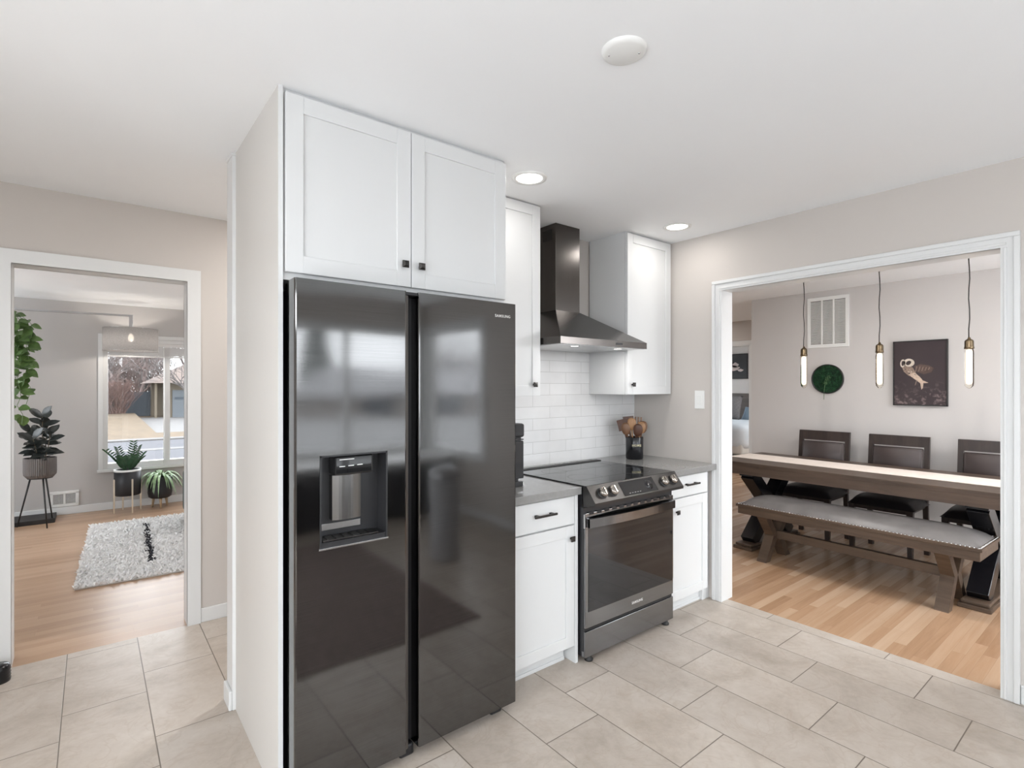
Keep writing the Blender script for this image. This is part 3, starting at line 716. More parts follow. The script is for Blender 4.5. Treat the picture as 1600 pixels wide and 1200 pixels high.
# dispenser
m = MB()
fr = 0.006; yi = FY + 0.072
m.box(DL0, DL0 + fr, FY - 0.0015, yi, DZ0, DZ1); m.box(DL1 - fr, DL1, FY - 0.0015, yi, DZ0, DZ1)
m.box(DL0, DL1, FY - 0.0015, yi, DZ1 - fr, DZ1); m.box(DL0, DL1, yi, yi + 0.004, DZ0, DZ1)
m.box(DL0 + fr, DL1 - fr, FY + 0.004, yi, DZ0, DZ0 + 0.02)
dsp = m.build('dispenser', 'charcoal_plastic', dl)
m = MB(); m.box(DL0 + 0.055, DL1 - 0.05, FY + 0.012, yi, DZ1 - 0.075, DZ1 - 0.008, 0.006); m.build('control_panel', 'black_glass', dl)
m = MB()
for k in range(3): m.box(DL0 + 0.072 + k * 0.032, DL0 + 0.092 + k * 0.032, FY + 0.0108, FY + 0.012, DZ1 - 0.046 + k * 0.001, DZ1 - 0.043 + k * 0.001)
m.box(DL0 + 0.072, DL0 + 0.125, FY + 0.0108, FY + 0.012, DZ1 - 0.022, DZ1 - 0.019)
m.build('control_marking', 'lettering', dl)
m = MB()   # paddle: a curved steel plate
for k in range(10):
    a0 = -1 + 2 * k / 10; a1 = -1 + 2 * (k + 1) / 10
    f = lambda a: (0.712 + a * 0.052, FY + 0.045 - 0.016 * math.cos(a * 1.3))
    (x0, y0), (x1, y1) = f(a0), f(a1)
    m.hexa([(x0, y0, 0.955), (x1, y1, 0.955), (x1, yi, 0.955), (x0, yi, 0.955)], [(x0, y0, 1.112), (x1, y1, 1.112), (x1, yi, 1.112), (x0, yi, 1.112)])
m.build('paddle', 'dark_steel', dl)['label'] = 'brushed steel dispenser paddle'
m = MB(); m.box(DL0 + 0.018, DL1 - 0.075, yi - 0.006, yi + 0.001, DZ0 + 0.045, DZ0 + 0.068, 0.001); m.build('steel_strip', 'steel', dl)
m = MB(); m.box(DL0 + 0.014, DL1 - 0.03, FY + 0.008, yi - 0.004, DZ0 + 0.02, DZ0 + 0.026, 0.002)
for k in range(6): m.box(DL0 + 0.03 + k * 0.03, DL0 + 0.033 + k * 0.03, FY + 0.015, yi - 0.012, DZ0 + 0.026, DZ0 + 0.029)
m.build('drip_tray', 'dark_hardware', dl)
m = MB(); m.box(DL0 - 0.003, DL1 + 0.003, FY - 0.004, FY + 0.004, DZ0 - 0.003, DZ0 + 0.003, 0.001); m.build('drip_lip', 'steel', dl)
text_part('lettering', 'SAMSUNG', 0.0165, 'lettering', face_y(1.383, FY - 0.0002, 1.727), dr)

# ------------------------------------------------------------------ range
RX0, RX1, DY = 1.978, 2.742, 1.882
t = thing('range', 'black stainless slide-in electric range with glass cooktop and oven window', 'range', (2.36, 2.2, 0))
m = MB(); m.box(RX0 + 0.006, RX1 - 0.006, DY + 0.03, 2.49, 0.03, 0.905); m.box(RX0, RX1, DY + 0.012, DY + 0.04, 0.06, 0.80)
m.build('body', 'charcoal_plastic', t)
m = MB(); m.box(RX0 - 0.004, RX1 + 0.004, DY - 0.008, 2.455, 0.909, 0.916, 0.002); ct = m.build('cooktop', 'black_glass', t)
for (x, y, r_) in ((2.17, 2.06, 0.10), (2.56, 2.06, 0.115), (2.17, 2.32, 0.075), (2.56, 2.32, 0.085)):
    m = MB(); m.lathe([(r_ - 0.0012, 0.9162), (r_, 0.9163), (r_ + 0.0012, 0.9162)], (x, y, 0), 48)
    m.build('burner_ring', 'charcoal_plastic', ct)
m = MB(); m.box(RX0 + 0.0, RX1 - 0.0, 2.456, 2.50, 0.909, 0.921, 0.003); m.build('rear_vent_trim', 'matte_black', t)
# control wedge
p0 = (DY - 0.010, 0.914); p1 = (1.812, 0.836); p2 = (1.812, 0.822); p3 = (DY + 0.01, 0.806); p4 = (DY + 0.02, 0.91)
m = MB(); m.poly([(RX0, y, z) for y, z in (p0, p1, p2, p3, p4)], (RX1 - RX0, 0, 0)); cp = m.build('control_panel', 'panel_steel', t)
sl = Vector((0, p1[0] - p0[0], p1[1] - p0[1])); L = sl.length; sl.normalize(); nrm = Vector((0, sl.z, -sl.y)); nrm = nrm if nrm.y < 0 else -nrm
def on_panel(x, u, h=0.0):
    return Vector((x, p0[0], p0[1])) + sl * (L * u) + nrm * h
def panel_frame(x, u, h=0.0):
    o_ = on_panel(x, u, h); yv = -sl
    M = Matrix((Vector((1, 0, 0)), yv, nrm)).transposed().to_4x4(); M.translation = o_
    return M
m = MB(); m.box(-0.145, 0.145, -L * 0.42, L * 0.42, -0.0002, 0.0012, mat=panel_frame(2.36, 0.5)); m.build('display', 'black_glass', cp)
m = MB(); m.lathe([(0.030, 0.0012), (0.030, 0.0022), (0, 0.0022)], n=32, mat=panel_frame(2.447, 0.5)); m.build('dial_window', 'black_lacquer', cp)
m = MB()
for k in range(5): m.box(-0.10 + k * 0.022, -0.09 + k * 0.022, -0.030, -0.0285, 0.0012, 0.0016, mat=panel_frame(2.36, 0.5))
m.build('panel_marking', 'lettering', cp)
for i, x in enumerate((2.062, 2.142, 2.585, 2.672)):
    m = MB(); M = panel_frame(x, 0.50)
    m.lathe([(0.031, 0.0), (0.031, 0.003), (0.026, 0.004)], n=36, mat=M); m.build('knob_skirt', 'black_plastic', cp)
    m = MB(); m.lathe([(0.0255, 0.003), (0.0265, 0.010), (0.0255, 0.022), (0.022, 0.027), (0, 0.0275)], n=36, mat=M)
    m.box(-0.0045, 0.0045, -0.021, 0.021, 0.026, 0.032, 0.002, mat=M)
    m.build('control_knob', 'knob_steel', cp)
# oven door
m = MB()
m.box(RX0 + 0.002, RX1 - 0.002, DY, DY + 0.028, 0.180, 0.270, 0.002); m.box(RX0 + 0.002, RX1 - 0.002, DY, DY + 0.028, 0.690, 0.772, 0.002)
m.box(RX0 + 0.002, RX0 + 0.03, DY, DY + 0.028, 0.27, 0.69); m.box(RX1 - 0.03, RX1 - 0.002, DY, DY + 0.028, 0.27, 0.69)
dr = m.build('oven_door', 'range_steel', t)
m = MB(); m.box(RX0 + 0.024, RX1 - 0.012, DY - 0.0015, DY + 0.02, 0.262, 0.698); m.build('oven_window', 'black_glass', dr)
for k in range(12):
    m = MB(); m.box(RX0 + 0.03 + k * 0.06, RX0 + 0.065 + k * 0.06, DY - 0.0012, DY + 0.02, 0.762, 0.776); m.build('vent_slot', 'black_plastic', dr)
m = MB()
for k in range(12):
    for j in range(3): m.box(RX0 + 0.0008, RX0 + 0.003, DY + 0.003 + j * 0.008, DY + 0.008 + j * 0.008, 0.695 + k * 0.006, 0.699 + k * 0.006)
m.build('side_vent', 'lettering', dr)
m = MB()   # wide flat bowed handle
N = 16
for k in range(N):
    u0, u1 = k / N, (k + 1) / N
    f = lambda u: (RX0 + 0.012 + u * (RX1 - RX0 - 0.024), DY - 0.022 - 0.022 * math.sin(PI * u))
    (x0, y0), (x1, y1) = f(u0), f(u1)
    m.hexa([(x0, y0, 0.700), (x1, y1, 0.700), (x1, y1 + 0.012, 0.700), (x0, y0 + 0.012, 0.700)], [(x0, y0, 0.745), (x1, y1, 0.745), (x1, y1 + 0.012, 0.748), (x0, y0 + 0.012, 0.748)])
m.box(RX0 + 0.012, RX0 + 0.030, DY - 0.022, DY + 0.004, 0.700, 0.746); m.box(RX1 - 0.030, RX1 - 0.012, DY - 0.022, DY + 0.004, 0.700, 0.746)
m.build('handle', 'range_steel', dr)
text_part('lettering', 'SAMSUNG', 0.019, 'lettering', face_y(2.40, DY - 0.0004, 0.218), dr)
m = MB(); m.box(RX0 + 0.002, RX1 - 0.002, DY, DY + 0.03, 0.030, 0.162, 0.002); m.build('storage_drawer', 'range_steel', t)
m = MB(); m.box(RX0 + 0.01, RX1 - 0.01, DY + 0.01, DY + 0.03, 0.162, 0.180); m.build('drawer_gap', 'matte_black', t)
for x in (RX0 + 0.05, RX1 - 0.05):
    m = MB(); m.lathe([(0.0, 0.0), (0.022, 0.0), (0.023, 0.008), (0.016, 0.014), (0.014, 0.034)], (x, DY + 0.022, 0), 20); m.build('foot', 'matte_black', t)

# ------------------------------------------------------------------ range hood
t = thing('range_hood', 'dark stainless pyramid range hood with chimney above the range', 'range hood', (2.39, 2.45, 1.66))
HX0, HX1, HY = 2.01, 2.768, 2.096
CX0, CX1, CY = 2.278, 2.492, 2.42
m = MB()
m.box(HX0, HX1, HY, BY - 0.01, 1.664, 1.702, 0.0)
m.hexa([(HX0, HY, 1.702), (HX1, HY, 1.702), (HX1, BY - 0.01, 1.702), (HX0, BY - 0.01, 1.702)],
       [(CX0 - 0.003, CY - 0.003, 1.905), (CX1 + 0.003, CY - 0.003, 1.905), (CX1 + 0.003, BY - 0.01, 1.905), (CX0 - 0.003, BY - 0.01, 1.905)])
m.build('canopy', 'hood_steel', t)
m = MB(); m.box(CX0, CX1, CY, BY - 0.01, 1.90, ZK - 0.001, 0.0008, seg=1); ch = m.build('chimney', 'hood_steel', t)
m = MB()
for k in range(10): m.box(CX0 - 0.001, CX0 + 0.002, CY + 0.035, CY + 0.12, ZK - 0.10 + k * 0.007, ZK - 0.0965 + k * 0.007)
m.build('vent_slots', 'matte_black', ch)
m = MB(); m.box(2.47, 2.53, HY - 0.0012, HY + 0.002, 1.676, 1.690)
m.build('button_panel', 'black_plastic', t)
m = MB(); m.box(HX0 + 0.02, HX1 - 0.02, HY + 0.02, BY - 0.03, 1.6625, 1.665); m.build('filter', 'filter_steel', t)
for x in (2.20, 2.58):
    m = MB(); m.lathe([(0.028, 1.6635), (0.028, 1.6605), (0.022, 1.660)], (x, HY + 0.08, 0), 24); m.build('lamp_ring', 'steel', t)
    m = MB(); m.lathe([(0.022, 1.6602), (0, 1.6602)], (x, HY + 0.08, 0), 24); m.build('lamp_lens', 'lamp_glow', t)
    lamp_disk('hood_light', (x, HY + 0.08, 1.658), 0.95, 0.04)

# ------------------------------------------------------------------ counter items
t = thing('countertop_appliance', 'tall slim black countertop appliance half hidden behind the refrigerator edge', 'appliance', (1.68, 2.16, 0.909))
m = MB(); m.box(1.58, 1.752, 2.10, 2.27, 0.95, 1.145, 0.006); m.box(1.58, 1.748, 2.10, 2.27, 0.909, 0.935, 0.004); m.box(1.60, 1.73, 2.12, 2.27, 0.93, 0.96)
m.build('body', 'charcoal_plastic', t)
m = MB(); m.box(1.575, 1.755, 2.095, 2.275, 1.163, 1.235, 0.012); m.box(1.58, 1.75, 2.10, 2.27, 1.149, 1.155); m.box(1.59, 1.74, 2.11, 2.26, 1.14, 1.17)
m.build('lid', 'charcoal_plastic', t)
m = MB(); m.box(1.745, 1.758, 2.105, 2.13, 0.912, 0.93, 0.003); m.build('switch', 'white_plastic', t)

CK = (3.035, 2.405)
t = thing('utensil_crock', 'black ceramic crock with small gold lettering on the corner of the countertop', 'crock', CK + (0.909,))
zc = 0.909
m = MB(); m.lathe([(0, zc), (0.055, zc), (0.061, zc + 0.006), (0.062, zc + 0.155), (0.060, zc + 0.158), (0.056, zc + 0.155), (0.055, zc + 0.012), (0, zc + 0.012)], (CK[0], CK[1], 0), 40)
m.build('pot', 'black_lacquer', t)
def crock_text(body, size):
    a = math.atan2(-CK[1], -CK[0]) + R(14)
    n_ = Vector((math.cos(a), math.sin(a), 0)); x_ = Vector((-n_.y, n_.x, 0))
    M = Matrix((x_, Vector((0, 0, 1)), n_)).transposed().to_4x4(); M.translation = Vector(CK + (zc + 0.10,)) + n_ * 0.0605
    return M
plain('gold_ink', (0.62, 0.56, 0.36, 1), 0.4)
text_part('lettering', 'HOME', 0.021, 'gold_ink', crock_text('HOME', 0.02), t, 0.0025)
def utensil(name, label, cat, kind, dx, dy, lean, L, mat, face=0.0):
    base = Vector((CK[0] + dx * 0.4, CK[1] + dy * 0.4, zc + 0.014))
    top = Vector((CK[0] + dx, CK[1] + dy, zc + 0.16)); d = (top - base).normalized()
    o = thing(name, label, cat, tuple(base), 0, 'wooden utensils in the black crock')
    m = MB(); head = base + d * L
    m.tube([base, base + d * (L * 0.55), head], [0.006, 0.006, 0.0055], 10)
    m.build('shaft', mat, o)
    cdir = Vector((-CK[0], -CK[1], 0)).normalized(); cdir.rotate(Matrix.Rotation(face, 3, 'Z'))
    x_ = d.cross(cdir).normalized(); y_ = d.cross(x_)
    M = Matrix((x_, d, -y_ if (-y_).dot(cdir) > 0 else y_)).transposed().to_4x4(); M.translation = head
    m = MB()
    if kind == 'spoon':
        prof = []
        for i in range(9):
            a = PI * i / 8; prof.append((0.033 * math.sin(a) ** 0.8 if 0 < i < 8 else 0.0, -0.045 * math.cos(a) + 0.030))
        # bowl: an ellipsoid shell flattened along the facing axis
        Mb = M @ Matrix(((1, 0, 0, 0), (0, 0, 1, 0), (0, -0.35, 0, 0), (0, 0, 0, 1)))
        m.lathe(prof, n=20, mat=Mb)
    elif kind == 'turner':
        m.box(-0.038, 0.038, -0.005, 0.075, -0.003, 0.003, 0.002, mat=M)
    elif kind == 'slotted':
        for k in range(4): m.box(-0.036 + k * 0.0203, -0.024 + k * 0.0203, 0.01, 0.08, -0.003, 0.003, 0.001, mat=M)
        m.box(-0.036, 0.037, -0.012, 0.022, -0.003, 0.003, 0.002, mat=M)
    m.build('head', mat, o)
    return o
utensil('wooden_spoon', 'brown wooden spoon leaning left at the front of the black crock', 'spoon', 'spoon', -0.040, 0.030, 0, 0.175, 'spoon_mid')
utensil('wooden_spoon', 'pale wooden spoon standing upright left of centre in the black crock', 'spoon', 'spoon', -0.016, 0.006, 0, 0.205, 'spoon_light')
utensil('wooden_spoon', 'dark brown wooden spoon lowest at the front centre of the black crock', 'spoon', 'spoon', -0.006, -0.030, 0, 0.165, 'spoon_dark')
utensil('wooden_spoon', 'orange-brown wooden spoon right of centre in the black crock', 'spoon', 'spoon', 0.020, -0.028, 0, 0.180, 'spoon_light')
utensil('wooden_spoon', 'reddish brown wooden spoon leaning furthest right in the black crock', 'spoon', 'spoon', 0.044, -0.022, 0, 0.185, 'spoon_mid')
utensil('wooden_turner', 'dark wooden turner at the back top of the black crock', 'spatula', 'turner', -0.008, 0.030, 0, 0.215, 'spoon_dark')
utensil('wooden_turner', 'dark wooden turner leaning furthest left in the black crock', 'spatula', 'turner', -0.045, 0.040, 0, 0.200, 'spoon_dark')
utensil('slotted_spatula', 'brown slotted wooden spatula behind the orange-brown spoon', 'spatula', 'slotted', 0.030, 0.010, 0, 0.205, 'spoon_mid')

# switch, ceiling items
t = thing('light_switch', 'white rocker light switch plate on the wall beside the dining opening', 'light switch', (RX, 2.033, 1.335))
m = MB(); m.box(RX - 0.006, RX, 1.996, 2.070, 1.272, 1.397, 0.003); m.build('plate', 'white_plastic', t)
m = MB(); m.box(RX - 0.009, RX - 0.005, 2.016, 2.050, 1.302, 1.367, 0.002); m.build('rocker', 'white_plastic', t)
t = thing('ceiling_cover_plate', 'round blank white cover plate on the kitchen ceiling', 'cover plate', (1.275, 1.05, ZK))
m = MB(); m.lathe([(0.0, ZK - 0.014), (0.055, ZK - 0.013), (0.066, ZK - 0.008), (0.069, ZK)], (1.275, 1.05, 0), 48); m.build('plate', 'white_plastic', t)
for s in (-1, 1):
    m = MB(); m.lathe([(0.0, ZK - 0.0150), (0.003, ZK - 0.0148), (0.003, ZK - 0.012)], (1.275 + s * 0.031, 1.05 - s * 0.033, 0), 12); m.build('screw', 'steel', t)
def downlight(x, y, label, power, z=ZK):
    t = thing('recessed_light', label, 'ceiling light', (x, y, z), 0, 'recessed ceiling lights')
    m = MB(); m.lathe([(0.088, z), (0.086, z - 0.005), (0.068, z - 0.006), (0.064, z - 0.002)], (x, y, 0), 40); m.build('trim_ring', 'white_plastic', t)
    m = MB(); m.lathe([(0.066, z - 0.0025), (0.0, z - 0.0025)], (x, y, 0), 40); m.build('lens', 'lamp_glow', t)
    lamp_disk('downlight', (x, y, z - 0.008), power, 0.12)
downlight(1.69, 1.985, 'lit recessed ceiling light nearest the refrigerator cabinet', LAMP_W['kitchen'])
downlight(2.948, 1.995, 'lit recessed ceiling light above the corner wall cabinet', LAMP_W['kitchen'])
for (x, y) in ((-0.9, 1.6), (-0.9, -0.2), (0.4, -1.4)):  # out of view, added to raise the kitchen light
    downlight(x, y, 'unseen added recessed light in the near half of the kitchen', 6.0)

downlight(1.3, 3.2, 'unseen added recessed light in the back hallway behind the refrigerator wall', 16.0)  # hidden behind the refrigerator wall, added to brighten the left hallway
downlight(4.05, 0.85, 'unseen added recessed light near the dining opening, over the right end of the bench', 8.0, ZO)  # this pair is hidden by the header, added to light table and floor
downlight(4.05, 1.95, 'unseen added recessed light near the dining opening, over the left end of the bench', 8.0, ZO)

downlight(6.6, 4.6, 'unseen added recessed light in the hall before the bedroom', 8.0, ZO)  # hidden by the jamb, added to brighten the hall

t = thing('door_stop', 'small black ribbed cylinder on the floor beside the left door casing', 'door stop', (-0.345, 3.52, 0))
m = MB(); m.lathe([(0, 0), (0.044, 0), (0.046, 0.012), (0.043, 0.020), (0.046, 0.026), (0.043, 0.034), (0.046, 0.040), (0.043, 0.048), (0.046, 0.056), (0.044, 0.070), (0.036, 0.082), (0, 0.086)], (-0.352, 3.535, 0), 32)
m.build('body', 'black_lacquer', t)

def globe(x, y, z, zc_, label, mat):  # globes out of view, added to brighten the rooms
    t = thing('fill_globe', label, 'ceiling light', (x, y, zc_), 0, 'unseen globes added for fill light')
    m = MB(); m.lathe([(0, -0.15)] + [(0.15 * math.sin(PI * k / 16), -0.15 * math.cos(PI * k / 16)) for k in range(1, 16)] + [(0, 0.15)], (x, y, z), 32); m.build('globe', mat, t)
    m = MB(); m.tube([(x, y, z + 0.14), (x, y, zc_ - 0.02)], 0.008, 10); m.lathe([(0.05, zc_), (0.045, zc_ - 0.02), (0, zc_ - 0.022)], (x, y, 0), 24); m.build('stem', 'steel', t)
globe(0.7, -1.3, 2.05, ZK, 'unseen added globe light near the kitchen window', 'fill_glow')
globe(-0.9, -0.6, 2.05, ZK, 'unseen added globe light near the glass door', 'fill_glow')
globe(-0.9, 1.3, 2.05, ZK, 'unseen added globe light at the left of the kitchen', 'fill_glow')
globe(4.3, -0.35, 1.95, ZO, 'unseen added globe light in the near end of the dining room', 'fill_glow_strong')
globe(9.2, 2.9, 1.95, ZO, 'unseen added globe light in the bedroom', 'fill_glow_bedroom')
globe(2.2, 5.3, 1.95, ZO, 'unseen added globe light in the middle of the living room', 'fill_glow_large')

# ------------------------------------------------------------------ dining room
TBL = (4.86, 1.565)
t = thing('dining_table', 'long dark wood dining table on black crossed trestle legs', 'table', TBL + (0,), R(-2))
LY = 1.065
m = MB(); m.box(-0.42, 0.42, -LY, LY, 0.722, 0.76, 0.004); m.build('tabletop', 'table_wood', t, True)
m = MB()
for s in (-1, 1): m.box(s * 0.41 - 0.011, s * 0.41 + 0.011, -LY + 0.015, LY - 0.015, 0.655, 0.724); m.box(-0.405, 0.405, s * (LY - 0.025) - 0.011, s * (LY - 0.025) + 0.011, 0.655, 0.724)
m.build('apron', 'table_wood', t, True)
for yy in (0.775, -0.785):
    m = MB(); m.box(-0.44, 0.44, yy - 0.085, yy + 0.085, 0.0, 0.028, 0.004); m.box(-0.425, 0.425, yy - 0.072, yy + 0.072, 0.028, 0.05, 0.006); m.build('foot_board', 'bench_wood', t, True)
    for s in (-1, 1):
        m = MB(); m.bar((s * -0.33, yy + s * 0.001, 0.052), (s * 0.33, yy + s * 0.001, 0.652), 0.105, 0.115, (0, 1, 0), bev=0.003)
        m.build('leg', 'black_lacquer', t, True)
    m = MB(); m.box(-0.38, 0.38, yy - 0.06, yy + 0.06, 0.635, 0.66); m.build('support_block', 'black_lacquer', t, True)
m = MB(); m.box(-0.025, 0.025, -0.76, 0.76, 0.30, 0.38, 0.004); m.build('stretcher', 'table_wood', t, True)
o = MB(); rm = o
rm.box(-0.145, 0.215, -LY - 0.004, LY + 0.004, 0.7605, 0.763); rm.box(-0.145, 0.215, LY + 0.003, LY + 0.006, 0.60, 0.763)
rn = rm.build('table_runner', 'runner_cloth'); rn.location = TBL + (0,); rn.rotation_euler = (0, 0, R(-2))
tag(rn, 'pale cream cloth runner laid along the dark dining table', 'table runner')

t = thing('dining_bench', 'wooden bench with grey nail-trimmed cushion in front of the dining table', 'bench', (4.432, 1.50, 0), R(-2))
BL = 0.79
m = MB(); m.box(-0.228, 0.228, -BL, BL, 0.425, 0.445, 0.003); m.box(-0.215, 0.215, -BL + 0.012, BL - 0.012, 0.365, 0.427, 0.003); m.build('seat_frame', 'bench_wood', t, True)
m = MB(); nx, ny = 14, 40; vs = []
for j in range(ny + 1):
    row = []
    for i in range(nx + 1):
        u, v = -1 + 2 * i / nx, -1 + 2 * j / ny
        h = 0.068 * (1 - abs(u) ** 2.6) ** 0.7 * (1 - abs(v) ** 10) ** 0.6
        row.append(m.bm.verts.new((u * 0.205, v * (BL - 0.022), 0.445 + h)))
    vs.append(row)
for j in range(ny):
    for i in range(nx):
        f = m.bm.faces.new((vs[j][i], vs[j][i + 1], vs[j + 1][i + 1], vs[j + 1][i])); f.smooth = True
m.build('cushion', 'bench_vinyl', t, True, recalc=False)
m = MB()
def nail(x, y): m.lathe([(0.0058, 0.4445), (0.005, 0.4475), (0, 0.4495)], (x, y, 0), 6)
k = -BL + 0.02
while k < BL - 0.015:
    nail(-0.211, k); nail(0.211, k); k += 0.022
for q in range(19): nail(-0.20 + q * 0.0222, -BL + 0.014); nail(-0.20 + q * 0.0222, BL - 0.014)
m.build('nailhead_trim', 'steel', t, True)
for yy in (0.585, -0.585):
    for s in (-1, 1):
        m = MB()
        # half of the X: a bent stile )( so that the two touch at mid height
        for (za, zb, xa, xb) in ((0.0, 0.20, 0.165, 0.035), (0.20, 0.366, 0.035, 0.165)):
            w = 0.036
            m.hexa([(s * xa - w, yy - 0.038, za), (s * xa + w, yy - 0.038, za), (s * xa + w, yy + 0.038, za), (s * xa - w, yy + 0.038, za)],
                   [(s * xb - w, yy - 0.038, zb), (s * xb + w, yy - 0.038, zb), (s * xb + w, yy + 0.038, zb), (s * xb - w, yy + 0.038, zb)])
        m.build('leg', 'bench_wood', t, True)
m = MB(); m.box(-0.020, 0.020, -0.60, 0.60, 0.17, 0.235, 0.003); m.build('stretcher', 'bench_wood', t, True)

def make_chair(label, loc):
    t = thing('dining_chair', label, 'chair', loc, 0, 'dining chairs along the far side of the table')
    w = 0.205
    for s in (-1, 1):
        m = MB(); m.hexa([(-0.225, s * w - 0.016, 0), (-0.193, s * w - 0.016, 0), (-0.193, s * w + 0.016, 0), (-0.225, s * w + 0.016, 0)],
                         [(-0.232, s * w - 0.022, 0.44), (-0.188, s * w - 0.022, 0.44), (-0.188, s * w + 0.022, 0.44), (-0.232, s * w + 0.022, 0.44)])
        m.build('leg', 'chair_wood', t, True)
        m = MB(); y0, y1 = s * w - 0.018, s * w + 0.018
        for (za, zb, xa, xb) in ((0, 0.44, 0.245, 0.205), (0.44, 0.99, 0.205, 0.262)):
            m.hexa([(xa - 0.02, y0, za), (xa + 0.02, y0, za), (xa + 0.02, y1, za), (xa - 0.02, y1, za)], [(xb - 0.016, y0, zb), (xb + 0.016, y0, zb), (xb + 0.016, y1, zb), (xb - 0.016, y1, zb)])
        m.build('leg', 'chair_wood', t, True)
    m = MB(); m.box(-0.22, 0.205, -w, w, 0.40, 0.445, 0.003); m.build('seat_frame', 'chair_wood', t, True)
    m = MB(); nx, ny = 12, 12; vs = []
    for j in range(ny + 1):
        row = []
        for i in range(nx + 1):
            u, v = -1 + 2 * i / nx, -1 + 2 * j / ny
            h = 0.078 * (1 - abs(u) ** 3) ** 0.5 * (1 - abs(v) ** 4) ** 0.5
            row.append(m.bm.verts.new((-0.014 + u * 0.232, v * 0.236, 0.436 + h)))
        vs.append(row)
    for j in range(ny):
        for i in range(nx):
            f = m.bm.faces.new((vs[j][i], vs[j][i + 1], vs[j + 1][i + 1], vs[j + 1][i])); f.smooth = True
    m.build('seat_cushion', 'leather_black', t, True, recalc=False)
    def bx(z): return 0.205 + (z - 0.44) * 0.1036
    for (za, zb) in ((0.905, 0.995), (0.56, 0.60)):
        m = MB(); xa, xb = bx(za), bx(zb)
        m.hexa([(xa - 0.014, -w - 0.018, za), (xa + 0.014, -w - 0.018, za), (xa + 0.014, w + 0.018, za), (xa - 0.014, w + 0.018, za)],
               [(xb - 0.014, -w - 0.018, zb), (xb + 0.014, -w - 0.018, zb), (xb + 0.014, w + 0.018, zb), (xb - 0.014, w + 0.018, zb)])
        m.build('back_rail', 'chair_wood', t, True)
    m = MB(); ym = w - 0.014; r0 = 0.026
    za, zb = 0.598, 0.90; xa, xb = bx(za) - 0.012, bx(zb) - 0.012
    b = [(xa, -ym, za), (xa, ym, za), (xb, ym, zb), (xb, -ym, zb)]
    tt = [(xa - r0, -ym + 0.02, za + 0.02), (xa - r0, ym - 0.02, za + 0.02), (xb - r0, ym - 0.02, zb - 0.02), (xb - r0, -ym + 0.02, zb - 0.02)]
    m.hexa(b, tt); bmesh.ops.bevel(m.bm, geom=m.bm.edges[:], offset=0.008, segments=3, affect='EDGES')
    m.build('backrest', 'leather_brown', t, True, smooth=True)
    return t
ch = make_chair('dark dining chair nearest the hallway, at the left of the table', (5.295, 2.115, 0))
for lab, y in (('dark dining chair at the middle of the table, left of the owl picture', 1.512), ('dark dining chair at the right, cut off by the opening casing', 0.88)):
    c = copy_tree(ch); c.location = (5.295, y, 0); c['label'] = lab

def pendant(y, label):
    x = 5.0
    t = thing('pendant_light', label, 'pendant light', (x, y, ZO), 0, 'pendant bulbs over the dining table')
    m = MB(); m.lathe([(0.045, ZO), (0.043, ZO - 0.016), (0.006, ZO - 0.022)], (x, y, 0), 32); m.build('ceiling_rose', 'white_plastic', t)
    m = MB(); m.tube([(x + 0.003 * math.sin(k * 1.3), y + 0.003 * math.cos(k * 1.7), ZO - 0.02 - k * (ZO - 0.02 - 1.77) / 8) for k in range(9)], 0.0038, 8); m.build('cord', 'cord_black', t)
    m = MB(); m.lathe([(0.006, 1.785), (0.010, 1.772), (0.022, 1.764), (0.0265, 1.755), (0.027, 1.715), (0.029, 1.712), (0.029, 1.700), (0.020, 1.698)], (x, y, 0), 32); m.build('socket', 'brass', t)
    m = MB(); m.lathe([(0.020, 1.702), (0.026, 1.690), (0.0275, 1.67), (0.0275, 1.45), (0.024, 1.43), (0.012, 1.416), (0.0, 1.410)], (x, y, 0), 32); m.build('bulb', 'bulb_glass', t)
    m = MB(); m.lathe([(0.0, 1.695), (0.014, 1.69), (0.0165, 1.67), (0.0165, 1.46), (0.012, 1.445), (0.0, 1.44)], (x, y, 0), 24); m.build('filament', 'filament_glow', t)
    return t
pendant(2.072, 'lit tube bulb pendant hanging left, in front of the return air grille')
pendant(1.491, 'lit tube bulb pendant hanging in the middle, between the moss disc and owl picture')
pendant(0.932, 'lit tube bulb pendant hanging right of the owl picture')

WX = 5.72
t = thing('air_grille', 'white three-panel return air grille high on the dining room wall', 'vent', (WX, 2.145, 2.07))
m = MB()
g0, g1, h0, h1 = 1.956, 2.334, 1.814, 2.318
m.box(WX - 0.010, WX, g0, g1, h0, h0 + 0.035, 0.002); m.box(WX - 0.010, WX, g0, g1, h1 - 0.035, h1, 0.002)
for a, b in ((g0, g0 + 0.03), (g1 - 0.03, g1), (g0 + 0.129, g0 + 0.143), (g0 + 0.235, g0 + 0.249)): m.box(WX - 0.010, WX, a, b, h0 + 0.03, h1 - 0.03, 0.001)
m.build('frame', 'white_plastic', t)
m = MB(); z = h0 + 0.045
while z < h1 - 0.04:
    m.box(-0.006, 0.006, g0 + 0.03, g1 - 0.03, -0.001, 0.001, mat=Matrix.Translation((WX - 0.006, 0, z)) @ Matrix.Rotation(R(35), 4, 'Y')); z += 0.0125
m.build('louvers', 'white_plastic', t)
m = MB(); m.box(WX - 0.0015, WX, g0 + 0.03, g1 - 0.03, h0 + 0.03, h1 - 0.03); m.build('backing', 'pot_taupe', t)

